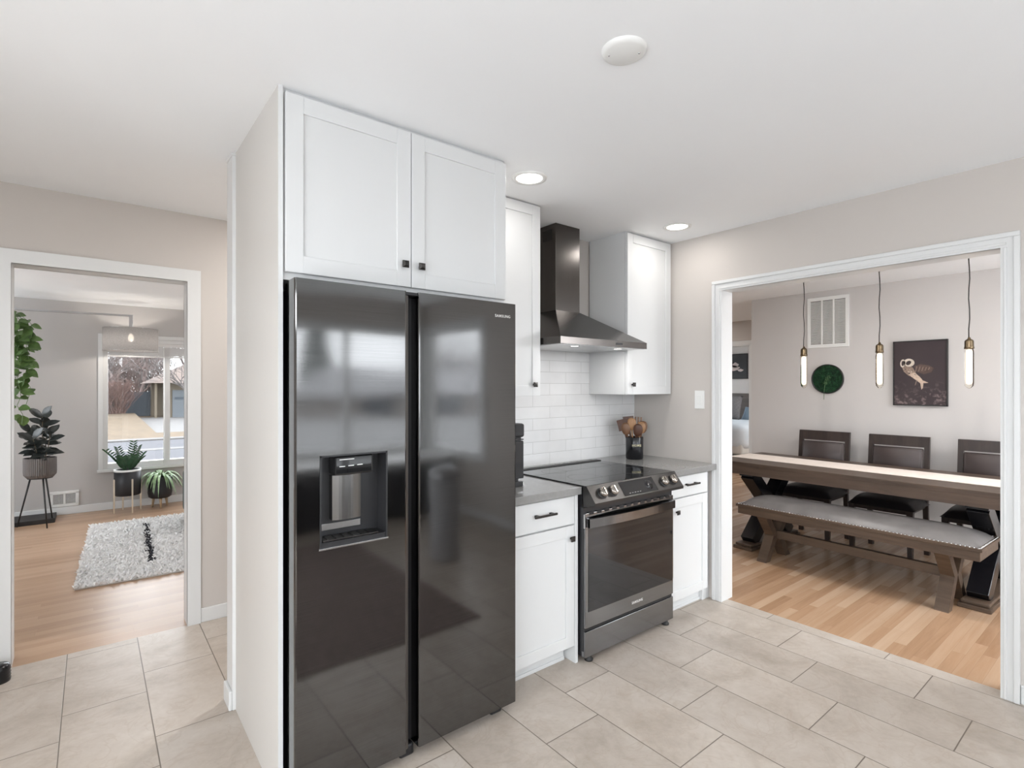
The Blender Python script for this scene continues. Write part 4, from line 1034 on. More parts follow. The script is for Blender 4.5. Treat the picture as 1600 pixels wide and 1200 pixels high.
t = thing('moss_wall_disc', 'round dark green moss disc with black rim on the dining room wall', 'wall decoration', (WX, 2.145, 1.498))
Mx = Matrix.Translation((WX, 2.145, 1.500)) @ Matrix.Rotation(R(-90), 4, 'Y')
m = MB(); m.lathe([(0.138, 0.0), (0.146, 0.002), (0.146, 0.022), (0.138, 0.024), (0.136, 0.012)], n=64, mat=Mx); m.build('rim', 'matte_black', t)
m = MB()
for _ in range(700):
    a, q = random.random() * 2 * PI, 0.132 * math.sqrt(random.random())
    c0 = Vector((WX - 0.010, 2.145 + q * math.cos(a), 1.5 + q * math.sin(a)))
    m.leaf(c0, (-1 * random.uniform(0.3, 1), random.uniform(-1, 1), random.uniform(-1, 1)), 0.016, 0.009, seg=2)
m.lathe([(0.137, 0.010), (0, 0.013)], n=48, mat=Mx)
m.build('moss', 'moss_green', t, recalc=False)
m = MB()
for k in range(60):
    u = k / 60; c0 = Vector((WX - 0.024, 2.165 - 0.035 * u + random.uniform(-.02, .02), 1.435 + 0.09 * u + random.uniform(-.012, .012)))
    m.leaf(c0, (-0.4, random.uniform(-1, 1), random.uniform(-0.3, 1)), 0.018, 0.007, seg=2)
m.tube([(WX - 0.012, 2.178, 1.295), (WX - 0.02, 2.172, 1.37), (WX - 0.022, 2.165, 1.44), (WX - 0.024, 2.135, 1.51)], 0.0025, 6)
m.build('fern_sprig', 'fern_pale', t, recalc=False)

t = thing('framed_picture', 'black framed dark print of a white faced owl on the dining room wall', 'picture', (WX, 1.397, 1.543))
a0, a1, b0, b1 = 1.202, 1.592, 1.256, 1.831
m = MB()
for q in ((a0, a0 + 0.008, b0, b1), (a1 - 0.008, a1, b0, b1), (a0, a1, b0, b0 + 0.008), (a0, a1, b1 - 0.008, b1)): m.box(WX - 0.032, WX - 0.001, *q)
m.build('frame', 'matte_black', t)
m = MB(); m.box(WX - 0.026, WX - 0.002, a0 + 0.009, a1 - 0.009, b0 + 0.009, b1 - 0.009); m.build('print', 'owl_canvas', t)
def P(px, py, layer):     # crop pixel (of the picture) -> wall point; the wall runs to the left as Y grows
    u = (px - 918) / (1370 - 918); v = (py - 505) / (1055 - 505)
    return (WX - 0.0262 - layer * 0.0002, a1 + (a0 - a1) * u, b1 + (b0 - b1) * v)
def ell(cx, cy, rx, ry, rot, layer, n=28):
    return [P(cx + rx * math.cos(a) * math.cos(rot) - ry * math.sin(a) * math.sin(rot), cy + rx * math.cos(a) * math.sin(rot) + ry * math.sin(a) * math.cos(rot), layer) for a in [2 * PI * k / n for k in range(n)]]
m = MB()
m.poly([P(*q, 1) for q in ((1100, 720), (1150, 705), (1215, 715), (1262, 740), (1240, 775), (1180, 790), (1120, 770))], mi=4)
m.poly([P(*q, 2) for q in ((990, 715), (1040, 700), (1090, 735), (1120, 790), (1100, 820), (1050, 800), (1010, 765))], mi=1)
m.poly([P(*q, 3) for q in ((1050, 790), (1105, 775), (1150, 815), (1178, 850), (1172, 905), (1160, 920), (1150, 865), (1095, 825))], mi=2)
m.poly([P(*q, 3) for q in ((1168, 840), (1218, 862), (1180, 866))], mi=2)
m.poly([P(*q, 3) for q in ((1118, 838), (1124, 838), (1112, 880), (1104, 884))], mi=1)
m.poly(ell(1002, 695, 22, 34, 0.1, 4), mi=0); m.poly(ell(1056, 690, 46, 34, 0.1, 4), mi=0)
m.poly(ell(1003, 695, 12, 22, 0.1, 5), mi=3); m.poly(ell(1052, 692, 24, 17, -0.5, 5), mi=3)
m.poly([P(*q, 6) for q in ((1016, 705), (1026, 703), (1020, 728))], mi=3)
rnd = random.Random(4)
for k in range(26):
    u = rnd.random(); cx, cy = 1015 + 85 * u + rnd.uniform(-14, 14), 730 + 70 * u + rnd.uniform(-14, 14)
    m.poly(ell(cx, cy, rnd.uniform(3, 6), rnd.uniform(2, 4), 0.6, 7, 10), mi=rnd.choice((0, 3, 2)))
for k in range(5):
    m.poly([P(*q, 7) for q in ((1120 + 26 * k, 722 + 3 * k), (1126 + 26 * k, 722 + 3 * k), (1112 + 27 * k, 772 - 4 * k), (1106 + 27 * k, 770 - 4 * k))], mi=1)
m.build('owl_image', ['print_white', 'print_tan', 'print_cream', 'print_dark', 'print_wing'], t, recalc=False)

# hall and bedroom
t = thing('bed', 'wooden bed with dark headboard and pale blue duvet in the far bedroom', 'bed', (9.2, 5.2, 0))
BX0, BX1, BY0, BY1 = 8.35, 10.25, 4.42, 6.0
m = MB(); m.box(BX1 - 0.05, BX1, BY0 - 0.03, BY1, 0.25, 1.29, 0.01); m.box(BX1 - 0.065, BX1 - 0.05, BY0 + 0.02, BY1 - 0.05, 0.95, 1.20, 0.004); m.build('headboard', 'dark_bed_wood', t)
m = MB(); m.box(BX0, BX1 - 0.05, BY0, BY1, 0.08, 0.28, 0.01)
for x in (BX0 + 0.05, BX1 - 0.1):
    for y in (BY0 + 0.05, BY1 - 0.05): m.box(x - 0.04, x + 0.04, y - 0.04, y + 0.04, 0, 0.10)
m.build('bed_frame', 'dark_bed_wood', t)
m = MB(); m.box(BX0 + 0.02, BX1 - 0.08, BY0 + 0.02, BY1 - 0.02, 0.285, 0.60, 0.04, seg=3); m.build('mattress', 'mattress_cloth', t)
m = MB(); m.box(BX0 + 0.0, BX1 - 0.45, BY0 - 0.03, BY1 - 0.0, 0.36, 0.80, 0.14, seg=6); m.build('duvet', 'duvet_cloth', t, smooth=True)
def pillow(label, c, sx, sy, sz, mat, rot):
    m = MB(); n = 10; top = []; 
    for sgn in (1, -1):
        g = []
        for j in range(n + 1):
            row = []
            for i in range(n + 1):
                u, v = -1 + 2 * i / n, -1 + 2 * j / n
                h = sgn * sz * ((1 - u ** 4) * (1 - v ** 4)) ** 0.5
                row.append(m.bm.verts.new((u * sx * (1 - 0.06 * (1 - v * v)), v * sy * (1 - 0.06 * (1 - u * u)), h)))
            g.append(row)
        for j in range(n):
            for i in range(n):
                f = m.bm.faces.new((g[j][i], g[j][i + 1], g[j + 1][i + 1], g[j + 1][i])); f.smooth = True
    bmesh.ops.remove_doubles(m.bm, verts=m.bm.verts[:], dist=1e-4)
    o = m.build('pillow', mat); o.location = c; o.rotation_euler = rot
    return tag(o, label, 'pillow', 'pillows on the bed')
pillow('muted blue pillow lying sloped against the bed headboard', (9.88, 4.90, 0.86), 0.22, 0.34, 0.08, 'pillow_blue', (0, R(-50), 0))
pillow('fluffy grey pillow standing in front of the blue pillow on the bed', (9.62, 5.36, 1.02), 0.24, 0.25, 0.08, 'pillow_grey', (0, R(-74), 0))
t = thing('framed_picture', 'dark framed print of pale clouds above the bed', 'picture', (10.3, 5.85, 1.83))
m = MB(); m.box(10.27, 10.299, 5.325, 6.20, 1.58, 2.09, 0.003); m.build('frame', 'matte_black', t)
m = MB(); m.box(10.267, 10.271, 5.345, 6.18, 1.60, 2.07); m.build('print', 'cloud_canvas', t)
m = MB()
for (cy, cz, ry, rz_) in ((5.62, 1.80, 0.13, 0.05), (5.58, 1.86, 0.07, 0.05), (5.70, 1.84, 0.07, 0.04), (5.47, 1.755, 0.06, 0.025), (5.78, 1.78, 0.08, 0.03)):
    m.poly([(10.2665, cy + ry * math.cos(a) * (1 + .12 * math.sin(5 * a)), cz + rz_ * math.sin(a) * (1 + .15 * math.cos(4 * a))) for a in [2 * PI * k / 26 for k in range(26)]])
m.build('cloud_image', 'print_cloud', t, recalc=False)

# ------------------------------------------------------------------ living room
t = thing('shag_rug', 'cream shag rug with a broken black stripe on the living room floor', 'rug', (0.75, 5.80, 0), R(-2.5))
rx0, rx1, ry0, ry1 = -0.80, 0.9, -1.05, 1.03
m = MB(); m.box(rx0, rx1, ry0, ry1, 0.0, 0.012, 0.003); m.build('backing', 'mattress_cloth', t, True)
mc, mk = MB(), MB()
rnd = random.Random(3)
def tuft(mb, x, y):
    h = rnd.uniform(0.018, 0.038); w = 0.009; a = rnd.random() * 2 * PI
    dx, dy = rnd.uniform(-0.022, 0.022), rnd.uniform(-0.022, 0.022); c, s_ = math.cos(a) * w, math.sin(a) * w
    b = [mb.bm.verts.new((x + c, y + s_, 0.01)), mb.bm.verts.new((x - c, y - s_, 0.01)), mb.bm.verts.new((x - c * .8 + dx * .6, y - s_ * .8 + dy * .6, h * .8)), mb.bm.verts.new((x + c * .8 + dx * .6, y + s_ * .8 + dy * .6, h * .8)), mb.bm.verts.new((x + dx, y + dy, h))]
    mb.bm.faces.new((b[0], b[1], b[2], b[3])); mb.bm.faces.new((b[3], b[2], b[4]))
def stripe(x, y):
    sx = -0.345 - 0.00 * y
    if abs(x - sx) > 0.021: return False
    if not (-0.70 < y < 0.74): return False
    return (y * 10.3) % 1.0 < 0.85
stp = 0.0125; y = ry0
while y < ry1:
    x = rx0
    while x < 0.25:
        xx, yy = x + rnd.uniform(-.006, .006), y + rnd.uniform(-.006, .006)
        tuft(mk if stripe(xx, yy) else mc, xx, yy); x += stp
    while x < rx1:
        tuft(mc, x + rnd.uniform(-.01, .01), y + rnd.uniform(-.006, .006)); x += stp * 2
    y += stp
mc.build('pile', 'rug_cream', t, True, recalc=False)['kind'] = 'stuff'
o = mk.build('pile_stripe', 'rug_black', t, True, recalc=False); o['label'] = 'broken black stripe'; o['kind'] = 'stuff'

# arc lamp
t = thing('arc_floor_lamp', 'arc floor lamp with sheer drum shade hanging in front of the window', 'floor lamp', (-0.62, 7.50, 0))
m = MB(); m.box(-0.98, -0.30, 7.31, 7.66, 0.0, 0.045, 0.004); m.build('base', 'matte_black', t)
m = MB(); m.box(-0.72, -0.69, 7.45, 7.48, 0.045, 2.235, 0.003); m.build('pole', 'steel', t)
m = MB(); m.bar((-0.72, 7.465, 2.225), (0.352, 7.35, 2.225), 0.022, 0.022, bev=0.002); m.box(0.330, 0.365, 7.335, 7.365, 2.09, 2.236, 0.003); m.build('arm', 'steel', t)
LX, LYY = 0.348, 7.35
m = MB(); m.lathe([(0.257, 1.825), (0.257, 2.075), (0.254, 2.075), (0.254, 1.825), (0.257, 1.825)], (LX, LYY, 0), 64); m.build('lamp_shade', 'sheer_shade', t)
m = MB()
for z in (1.825, 2.073): m.lathe([(0.254, z), (0.2585, z), (0.2585, z + 0.004), (0.254, z + 0.004)], (LX, LYY, 0), 64)
for a in (0, 2 * PI / 3, 4 * PI / 3): m.tube([(LX, LYY, 2.07), (LX + 0.254 * math.cos(a), LYY + 0.254 * math.sin(a), 2.07)], 0.003, 6)
m.tube([(LX, LYY, 2.09), (LX, LYY, 2.02)], 0.016, 16)
m.build('shade_ring', 'steel', t)
m = MB(); m.lathe([(0.012, 2.02), (0.026, 1.985), (0.028, 1.965), (0.018, 1.94), (0, 1.932)], (LX, LYY, 0), 24); m.build('bulb', 'bulb_glow', t)
lamp_point('arc_lamp_light', (LX, LYY, 1.91), 6, 0.03, (1, 0.92, 0.84))

def pot_with(name, label, cat, c, prof, mat, n=40, flute=0.0, soil_r=0.1, soil_z=0.0):
    t = thing(name, label, cat, c)
    m = MB(); m.lathe(prof, c, n, flute=flute); m.build('pot', mat, t)
    m = MB(); m.lathe([(soil_r, soil_z), (0, soil_z + 0.008)], c, 24); m.build('soil', 'soil', t)
    return t
# rubber plant on tripod stand
st = thing('plant_stand', 'slim black metal tripod plant stand left of the wall vent', 'plant stand', (-0.41, 7.20, 0))
for (x, y) in ((-0.590, 7.30), (-0.350, 7.06), (-0.318, 7.35)):
    m = MB(); m.tube([(x, y, 0), (-0.41 + (x + 0.41) * 0.42, 7.2 + (y - 7.2) * 0.42, 0.498)], [0.006, 0.0085], 10); m.build('leg', 'matte_black', st)
m = MB(); m.lathe([(0.085, 0.492), (0.10, 0.492), (0.10, 0.500), (0, 0.500)], (-0.41, 7.2, 0), 32); m.build('top_ring', 'matte_black', st)
t = pot_with('potted_rubber_plant', 'dark leaved rubber plant in a ribbed taupe pot on the tripod stand', 'potted plant', (-0.41, 7.20, 0.501),
             [(0, 0), (0.105, 0), (0.128, 0.03), (0.131, 0.06), (0.131, 0.20), (0.124, 0.20), (0.122, 0.17)], 'pot_taupe', 96, 0.035, 0.122, 0.17)
m = MB(); ms = MB(); rnd = random.Random(11)
for (dx, dy, h) in ((0.01, 0.0, 0.42), (-0.05, 0.03, 0.26), (0.05, -0.04, 0.24), (-0.03, -0.05, 0.20), (0.03, 0.05, 0.30)):
    b = Vector((-0.41 + dx * 0.6, 7.2 + dy * 0.6, 0.66)); tp = Vector((-0.41 + dx * 1.6, 7.2 + dy * 1.6, 0.70 + h))
    ms.tube([b, (b + tp) / 2 + Vector((0.008, 0, 0)), tp], [0.006, 0.005, 0.003], 6)
    k = 0; nL = int(h * 46)
    for k in range(nL):
        u = 0.2 + 0.8 * k / max(1, nL - 1); a = k * 2.4 + dx * 30; p = b.lerp(tp, u); el = -0.05 + 1.5 * u ** 4
        Lf = rnd.uniform(0.12, 0.17)
        m.leaf(p, (math.cos(a), math.sin(a), el), Lf, Lf * 0.46, up=(0.0, -0.7, 0.7), droop=0.12, fold=0.12)
m.build('foliage', 'leaf_dark', t, recalc=False); ms.build('stem', 'stem_brown', t)

# ZZ plant
c = (0.322, 7.45, 0)
t = pot_with('potted_zz_plant', 'zz plant in a tall black pot on gold metal legs below the window', 'potted plant', c,
             [(0, 0.19), (0.115, 0.19), (0.125, 0.20), (0.127, 0.478), (0.120, 0.480), (0.117, 0.45)], 'pot_black', 40, 0, 0.117, 0.45)
m = MB(); m.lathe([(0.128, 0.462), (0.1295, 0.482), (0.119, 0.484), (0.119, 0.478)], c, 40); m.build('pot_rim', 'white_plastic', t)
for a in (0.3, 1.87, 3.44, 5.01):
    x, y = c[0] + 0.131 * math.cos(a), c[1] + 0.131 * math.sin(a)
    m = MB(); m.box(x - 0.008, x + 0.008, y - 0.006, y + 0.006, 0.0, 0.38, 0.001); m.build('leg', 'champagne_metal', t)
m = MB(); m.box(c[0] - 0.12, c[0] + 0.12, c[1] - 0.006, c[1] + 0.006, 0.178, 0.190); m.box(c[0] - 0.006, c[0] + 0.006, c[1] - 0.12, c[1] + 0.12, 0.178, 0.190); m.build('cross_brace', 'champagne_metal', t)
m = MB(); ms = MB(); rnd = random.Random(5)
for k in range(12):
    a = k * 2.399; lean = rnd.uniform(0.05, 0.15) * (1 if k > 2 else 0.4); h = rnd.uniform(0.14, 0.28)
    if k == 0: a, lean, h = 3.0, 0.17, 0.25
    if k == 1: a, lean, h = 0.3, 0.03, 0.33
    if k == 2: a, lean, h = 0.1, 0.12, 0.20
    b = Vector((c[0] + 0.03 * math.cos(a), c[1] + 0.03 * math.sin(a), 0.45)); pts = [b]
    for q in range(1, 8):
        u = q / 7; pts.append(b + Vector((math.cos(a) * lean * u ** 1.5, math.sin(a) * lean * u ** 1.5, h * u)))
    ms.tube(pts, [0.006 * (1 - i / 9) for i in range(8)], 6)
    side = Vector((math.cos(rnd.uniform(-.5, .5)), math.sin(rnd.uniform(-.6, .4)), 0))
    for q in range(3, 13):
        u = q / 12; i = min(6, int(u * 7)); p = pts[i].lerp(pts[i + 1], u * 7 - i)
        for sd in (-1, 1):
            m.leaf(p, side * sd + Vector((0, 0, 0.7)), 0.055 * (1.15 - 0.6 * abs(u - 0.5)), 0.017, up=(0.1, -1, 0.3), fold=0.05, seg=3)
m.build('foliage', 'leaf_zz', t, recalc=False); ms.build('stem', 'leaf_zz', t)

# spider plant
c = (0.635, 7.49, 0)
t = pot_with('potted_spider_plant', 'spider plant in a low black pot on pale wooden legs below the window', 'potted plant', c,
             [(0, 0.115), (0.095, 0.115), (0.115, 0.13), (0.124, 0.18), (0.124, 0.362), (0.117, 0.364), (0.115, 0.34)], 'pot_black', 40, 0, 0.115, 0.34)
for a in (0.5, 2.6, 4.7):
    x, y = c[0] + 0.07 * math.cos(a), c[1] + 0.07 * math.sin(a)
    m = MB(); m.tube([(x + 0.015 * math.cos(a), y + 0.015 * math.sin(a), 0), (x, y, 0.12)], [0.010, 0.016], 12); m.build('leg', 'stand_wood', t)
m = MB(); rnd = random.Random(9)
for k in range(46):
    a = k * 2.399 + rnd.uniform(-.2, .2); L = rnd.uniform(0.18, 0.32); h = rnd.uniform(0.03, 0.08)
    b = Vector((c[0] + 0.02 * math.cos(a), c[1] + 0.02 * math.sin(a), 0.35)); prev = None
    sd = Vector((-math.sin(a), math.cos(a), 0))
    for q in range(9):
        u = q / 8; w = 0.013 * math.sin(PI * (0.12 + 0.86 * u))
        p = b + Vector((math.cos(a) * L * u, math.sin(a) * L * u, h * 4 * u * (1 - u) - 0.12 * u ** 3 * (L / 0.2) + 0.01)); p.y = min(p.y, 7.66)
        cur = (m.bm.verts.new(p - sd * w), m.bm.verts.new(p + Vector((0, 0, -0.003))), m.bm.verts.new(p + sd * w))
        if prev:
            for i in (0, 1): f = m.bm.faces.new((prev[i], prev[i + 1], cur[i + 1], cur[i])); f.smooth = True
        prev = cur
m.build('foliage', 'leaf_spider', t, recalc=False)

# hanging pothos
c = (-0.74, 7.12)
t = thing('hanging_pothos', 'trailing green pothos vine hanging at the left edge of the doorway', 'hanging plant', c + (2.0,))
m = MB(); m.lathe([(0, 1.98), (0.07, 1.98), (0.10, 2.02), (0.11, 2.13), (0.104, 2.13), (0.10, 2.10)], c + (0,), 32); m.build('pot', 'white_plastic', t)
m = MB()
for a in (0, 2.1, 4.2): m.tube([(c[0] + 0.105 * math.cos(a), c[1] + 0.105 * math.sin(a), 2.12), (c[0], c[1], ZO)], 0.002, 5)
m.build('hanger', 'cord_black', t)
m = MB(); ms = MB(); rnd = random.Random(21)
for (x1, y1, zend) in ((-0.555, 7.05, 1.12), (-0.50, 7.10, 1.30), (-0.575, 7.12, 1.42), (-0.60, 7.0, 1.2), (-0.53, 7.15, 1.60), (-0.62, 7.2, 1.1), (-0.47, 7.05, 1.55)):
    pts = [Vector((c[0], c[1], 2.11)), Vector((c[0] * 0.4 + x1 * 0.6, y1, 2.16)), Vector((x1, y1, 2.05))]
    z = 2.05
    while z > zend:
        z -= 0.09; pts.append(Vector((x1 + rnd.uniform(-.025, .025), y1 + rnd.uniform(-.03, .03), z)))
    ms.tube(pts, 0.0025, 5)
    for i in range(1, len(pts) - 1):
        for q in range(2 if pts[i].z > 1.8 or rnd.random() < 0.35 else 1):
            p = pts[i].lerp(pts[i + 1], q * 0.5 + rnd.uniform(0, .3)); a = rnd.random() * 2 * PI
            L = rnd.uniform(0.075, 0.12)
            m.leaf(p, (math.cos(a), math.sin(a) * 0.7 - 0.3, rnd.uniform(-0.8, 0.1)), L, L * 0.82, up=(0, -0.8, 0.7), droop=0.1, shape=0.75)
m.build('foliage', 'leaf_green', t, recalc=False); ms.build('vine', 'leaf_green', t)

t = thing('wall_register', 'white heating register low on the living room wall behind the plant stand', 'vent', (-0.237, 7.70, 0.175))
m = MB(); a0, a1, b0, b1 = -0.362, -0.112, 0.092, 0.262; Y0 = 7.688
m.box(a0, a1, Y0, 7.70, b0, b0 + 0.03, 0.002); m.box(a0, a1, Y0, 7.70, b1 - 0.03, b1, 0.002)
for q in ((a0, a0 + 0.03), (a1 - 0.03, a1), ((a0 + a1) / 2 - 0.008, (a0 + a1) / 2 + 0.008)): m.box(q[0], q[1], Y0, 7.70, b0 + 0.02, b1 - 0.02, 0.001)
for k in range(1, 9): m.box(a0 + 0.02, a1 - 0.02, Y0 + 0.003, 7.70, b0 + 0.025 + k * 0.0135, b0 + 0.029 + k * 0.0135)
for k in range(1, 17): m.box(a0 + 0.025 + k * 0.0122, a0 + 0.0275 + k * 0.0122, Y0 + 0.004, 7.70, b0 + 0.02, b1 - 0.02)
m.build('grille', 'white_plastic', t)
m = MB(); m.box(a0 + 0.02, a1 - 0.02, 7.6975, 7.6995, b0 + 0.02, b1 - 0.02); m.build('backing', 'black_plastic', t)

t = thing('armchair', 'dark grey-green armchair edge just inside the living room doorway', 'armchair', (1.13, 6.2, 0))
m = MB(); m.box(0.77, 1.5, 5.85, 6.6, 0.06, 0.40, 0.06, seg=4); m.build('seat_base', 'armchair_fabric', t, smooth=True)
m = MB(); m.box(0.755, 0.90, 5.85, 6.6, 0.10, 0.56, 0.055, seg=4); m.build('armrest', 'armchair_fabric', t, smooth=True)
m = MB(); m.box(1.38, 1.53, 5.85, 6.6, 0.10, 0.56, 0.055, seg=4); m.build('armrest', 'armchair_fabric', t, smooth=True)
m = MB(); m.box(0.80, 1.48, 6.45, 6.65, 0.3, 0.60, 0.06, seg=4); m.build('backrest', 'armchair_fabric', t, smooth=True)
for x in (0.83, 1.45):
    for y in (5.9, 6.55): m = MB(); m.tube([(x, y, 0), (x, y, 0.08)], [0.015, 0.02], 10); m.build('leg', 'matte_black', t)

# ------------------------------------------------------------------ near half of the kitchen (seen in the refrigerator's reflection)
t = thing('trash_can', 'grey cylindrical trash can with a steel lid', 'trash can', (2.31, -0.2, 0))
m = MB(); m.lathe([(0, 0), (0.125, 0), (0.128, 0.01), (0.128, 0.68), (0, 0.68)], (2.31, -0.2, 0), 48); m.build('body', 'bin_grey', t)
m = MB(); m.lathe([(0.130, 0.682), (0.130, 0.70), (0.115, 0.74), (0.06, 0.765), (0, 0.77)], (2.31, -0.2, 0), 48); m.build('lid', 'steel_lid', t)
m = MB(); m.box(-0.25, 1.88, -1.2, 0.93, 0.0, 0.009, 0.003)
o = m.build('kitchen_rug', 'rug_brown'); tag(o, 'dark brown flat rug on the kitchen tiles before the dark cabinets', 'rug')
for i in range(5):
    x0 = 0.2 + i * 0.6
    t = thing('base_cabinet', 'dark grey base cabinet along the front wall', 'cabinet', (x0 + 0.3, -2.0, 0), 0, 'dark base cabinets under the kitchen window')
    m = MB(); m.box(x0 + 0.001, x0 + 0.599, -2.29, -1.54, 0.1, 0.61); m.box(x0 + 0.001, x0 + 0.599, -2.29, -1.60, 0.0, 0.10); m.build('body', 'dark_cabinet', t)
    m = MB(); m.box(x0 + 0.004, x0 + 0.596, -1.539, -1.52, 0.105, 0.605, 0.003); m.build('door', 'dark_cabinet', t)
m = MB(); m.box(0.2, 3.25, -2.29, -1.48, 0.611, 0.642, 0.004); o = m.build('bench_top', 'pale_stone'); tag(o, 'pale stone top over the dark cabinets along the front wall', 'countertop')

# ------------------------------------------------------------------ outside
def slab(name, mat, pts, th=0.2, label=None):
    m = MB(); m.poly(pts, (0, 0, -th)); o = m.build(name, mat); o['kind'] = 'structure'
    return o
GZ = -1.0
slab('ground', 'dry_lawn', [(-60, 8.2, -0.9), (60, 8.2, -0.9), (60, 19.0, GZ), (-60, 19.0, GZ)])
slab('road', 'asphalt', [(-60, 19.0, GZ), (60, 19.0, GZ), (60, 28.6, GZ), (-60, 28.6, GZ)])
slab('kerb', 'concrete', [(-60, 28.6, GZ + 0.06), (60, 28.6, GZ + 0.06), (60, 29.4, GZ + 0.06), (-60, 29.4, GZ + 0.06)], 0.3)
slab('road_markings', 'concrete', [(-60, 24.2, GZ + 0.015), (60, 24.2, GZ + 0.015), (60, 24.9, GZ + 0.015), (-60, 24.9, GZ + 0.015)], 0.02)
slab('kerb_near', 'concrete', [(-60, 19.6, GZ + 0.02), (60, 19.6, GZ + 0.02), (60, 20.1, GZ + 0.02), (-60, 20.1, GZ + 0.02)], 0.02)
slab('verge', 'dry_lawn', [(-60, 29.4, GZ + 0.05), (60, 29.4, GZ + 0.05), (60, 32.0, GZ + 0.1), (-60, 32.0, GZ + 0.1)], 0.3)
slab('lawn', 'dry_lawn', [(-60, 32.0, GZ + 0.1), (2.55, 32.0, GZ + 0.1), (2.6, 50.0, -0.62), (-60, 50.0, -0.62)], 0.3)
slab('driveway', 'concrete', [(2.56, 32.0, GZ + 0.1), (14, 32.0, GZ + 0.1), (14, 52.0, -1.0), (2.62, 52.0, -1.0)], 0.3)
slab('ground_behind', 'dry_lawn', [(-60, 50.0, -0.75), (60, 50.0, -1.2), (60, 90, -0.6), (-60, 90, -0.6)], 0.3)
slab('ground_street_side', 'pale_paving', [(-60, -70, -2.2), (60, -70, -2.2), (60, -2.6, -0.45), (-60, -2.6, -0.45)], 0.2)

t = thing('neighbour_house', 'tan house with pale blue garage door across the street', 'house', (8, 52, -1.0))
m = MB(); m.box(4.6, 20, 49.0, 60, -1.05, 1.75); m.build('walls', 'stucco_tan', t)
m = MB(); m.hexa([(3.55, 48.0, 1.70), (21, 48.0, 1.70), (21, 61, 1.70), (3.55, 61, 1.70)], [(7.0, 54.0, 3.7), (18, 54.0, 3.7), (18, 55, 3.7), (7.0, 55, 3.7)])
m.build('roof', 'shingle', t)
m = MB(); m.box(4.95, 10.0, 48.9, 49.0, -1.0, 1.15)
for k in range(1, 4): m.box(4.95, 10.0, 48.88, 48.905, -1.0 + k * 0.54 - 0.01, -1.0 + k * 0.54 + 0.01)
gd = m.build('garage_door', 'garage_door_paint', t)
m = MB()
for k in range(4): m.box(5.1 + k * 1.22, 6.1 + k * 1.22, 48.86, 48.90, 0.42, 0.60)
m.build('window', 'gate_paint', gd)
m = MB(); m.box(3.75, 3.9, 48.3, 48.45, -1.0, 1.72); m.build('porch_post', 'stucco_tan', t)
t = thing('side_garden_gate', 'dark slate blue garden gate beside the tan house across the street', 'gate', (3.2, 52, -0.8))
m = MB(); m.box(2.20, 3.62, 51.8, 51.9, -0.95, 1.0)
for k in range(1, 9): m.box(2.20 + k * 0.157, 2.215 + k * 0.157, 51.78, 51.81, -0.95, 1.0)
m.build('panel', 'gate_paint', t)
for x in (2.14, 3.68): m = MB(); m.box(x - 0.05, x + 0.05, 51.75, 51.95, -0.95, 1.08); m.build('post', 'gate_paint', t)
m = MB(); m.box(3.75, 4.6, 51.0, 51.9, -1.0, 1.7); o = m.build('garden_wall', 'stucco_tan'); o['kind'] = 'structure'

def branchy(mb, base, d, L, r, depth, rnd, spread=0.6, n=5, kids=3):
    d = Vector(d).normalized(); p = Vector(base); pts = [p.copy()]; rs = [r]
    for i in range(3):
        d = (d + Vector((rnd.uniform(-.25, .25), rnd.uniform(-.25, .25), rnd.uniform(-.05, .2)))).normalized()
        p = p + d * (L / 3); pts.append(p.copy()); rs.append(r * (1 - 0.22 * (i + 1)))
    mb.tube(pts, rs, n, caps=False)
    if depth <= 0: return
    for k in range(kids + (1 if depth > 2 else 0)):
        q = pts[rnd.choice((1, 2, 3, 3))]
        nd = (d + Vector((rnd.uniform(-1, 1), rnd.uniform(-1, 1), rnd.uniform(-.5, .7))) * spread).normalized()
        branchy(mb, q, nd, L * rnd.uniform(0.6, 0.85), max(r * 0.52, 0.012), depth - 1, rnd, spread, max(3, n - 1), kids)
def bare_tree(x, y, z, H, r, seed, label, mat, depth=5, spread=0.75, kids=3):
    rnd = random.Random(seed); t = thing('bare_tree', label, 'tree', (x, y, z), 0, 'bare trees across the street')
    m = MB(); branchy(m, (x, y, z), (0, 0, 1), H * 0.36, r, depth, rnd, spread, 6, kids); m.build('branches', mat, t, recalc=False)
bare_tree(-0.2, 47.0, -0.7, 8.5, 0.12, 1, 'bare winter tree at the left edge of the dry lawn', 'twig_grey', 6, 1.0)
bare_tree(0.9, 50.0, -0.7, 8.0, 0.18, 2, 'bare winter tree over the left of the dry lawn', 'twig', 5, 0.9)
bare_tree(5.6, 44.0, -0.9, 8.0, 0.13, 3, 'bare winter tree overhanging the garage roof', 'twig_grey', 5, 1.0)
bare_tree(-1.0, 56.0, -0.7, 9.0, 0.2, 4, 'bare winter tree far behind the hedge on the left', 'twig', 5, 0.9)
bare_tree(7.2, 67.5, -0.7, 13.0, 0.2, 15, 'tall bare winter tree rising behind the tan house', 'twig', 6, 1.0)
bare_tree(3.6, 62.0, -0.7, 11.0, 0.2, 5, 'tall bare winter tree rising behind the garden gate', 'twig', 6, 1.0)
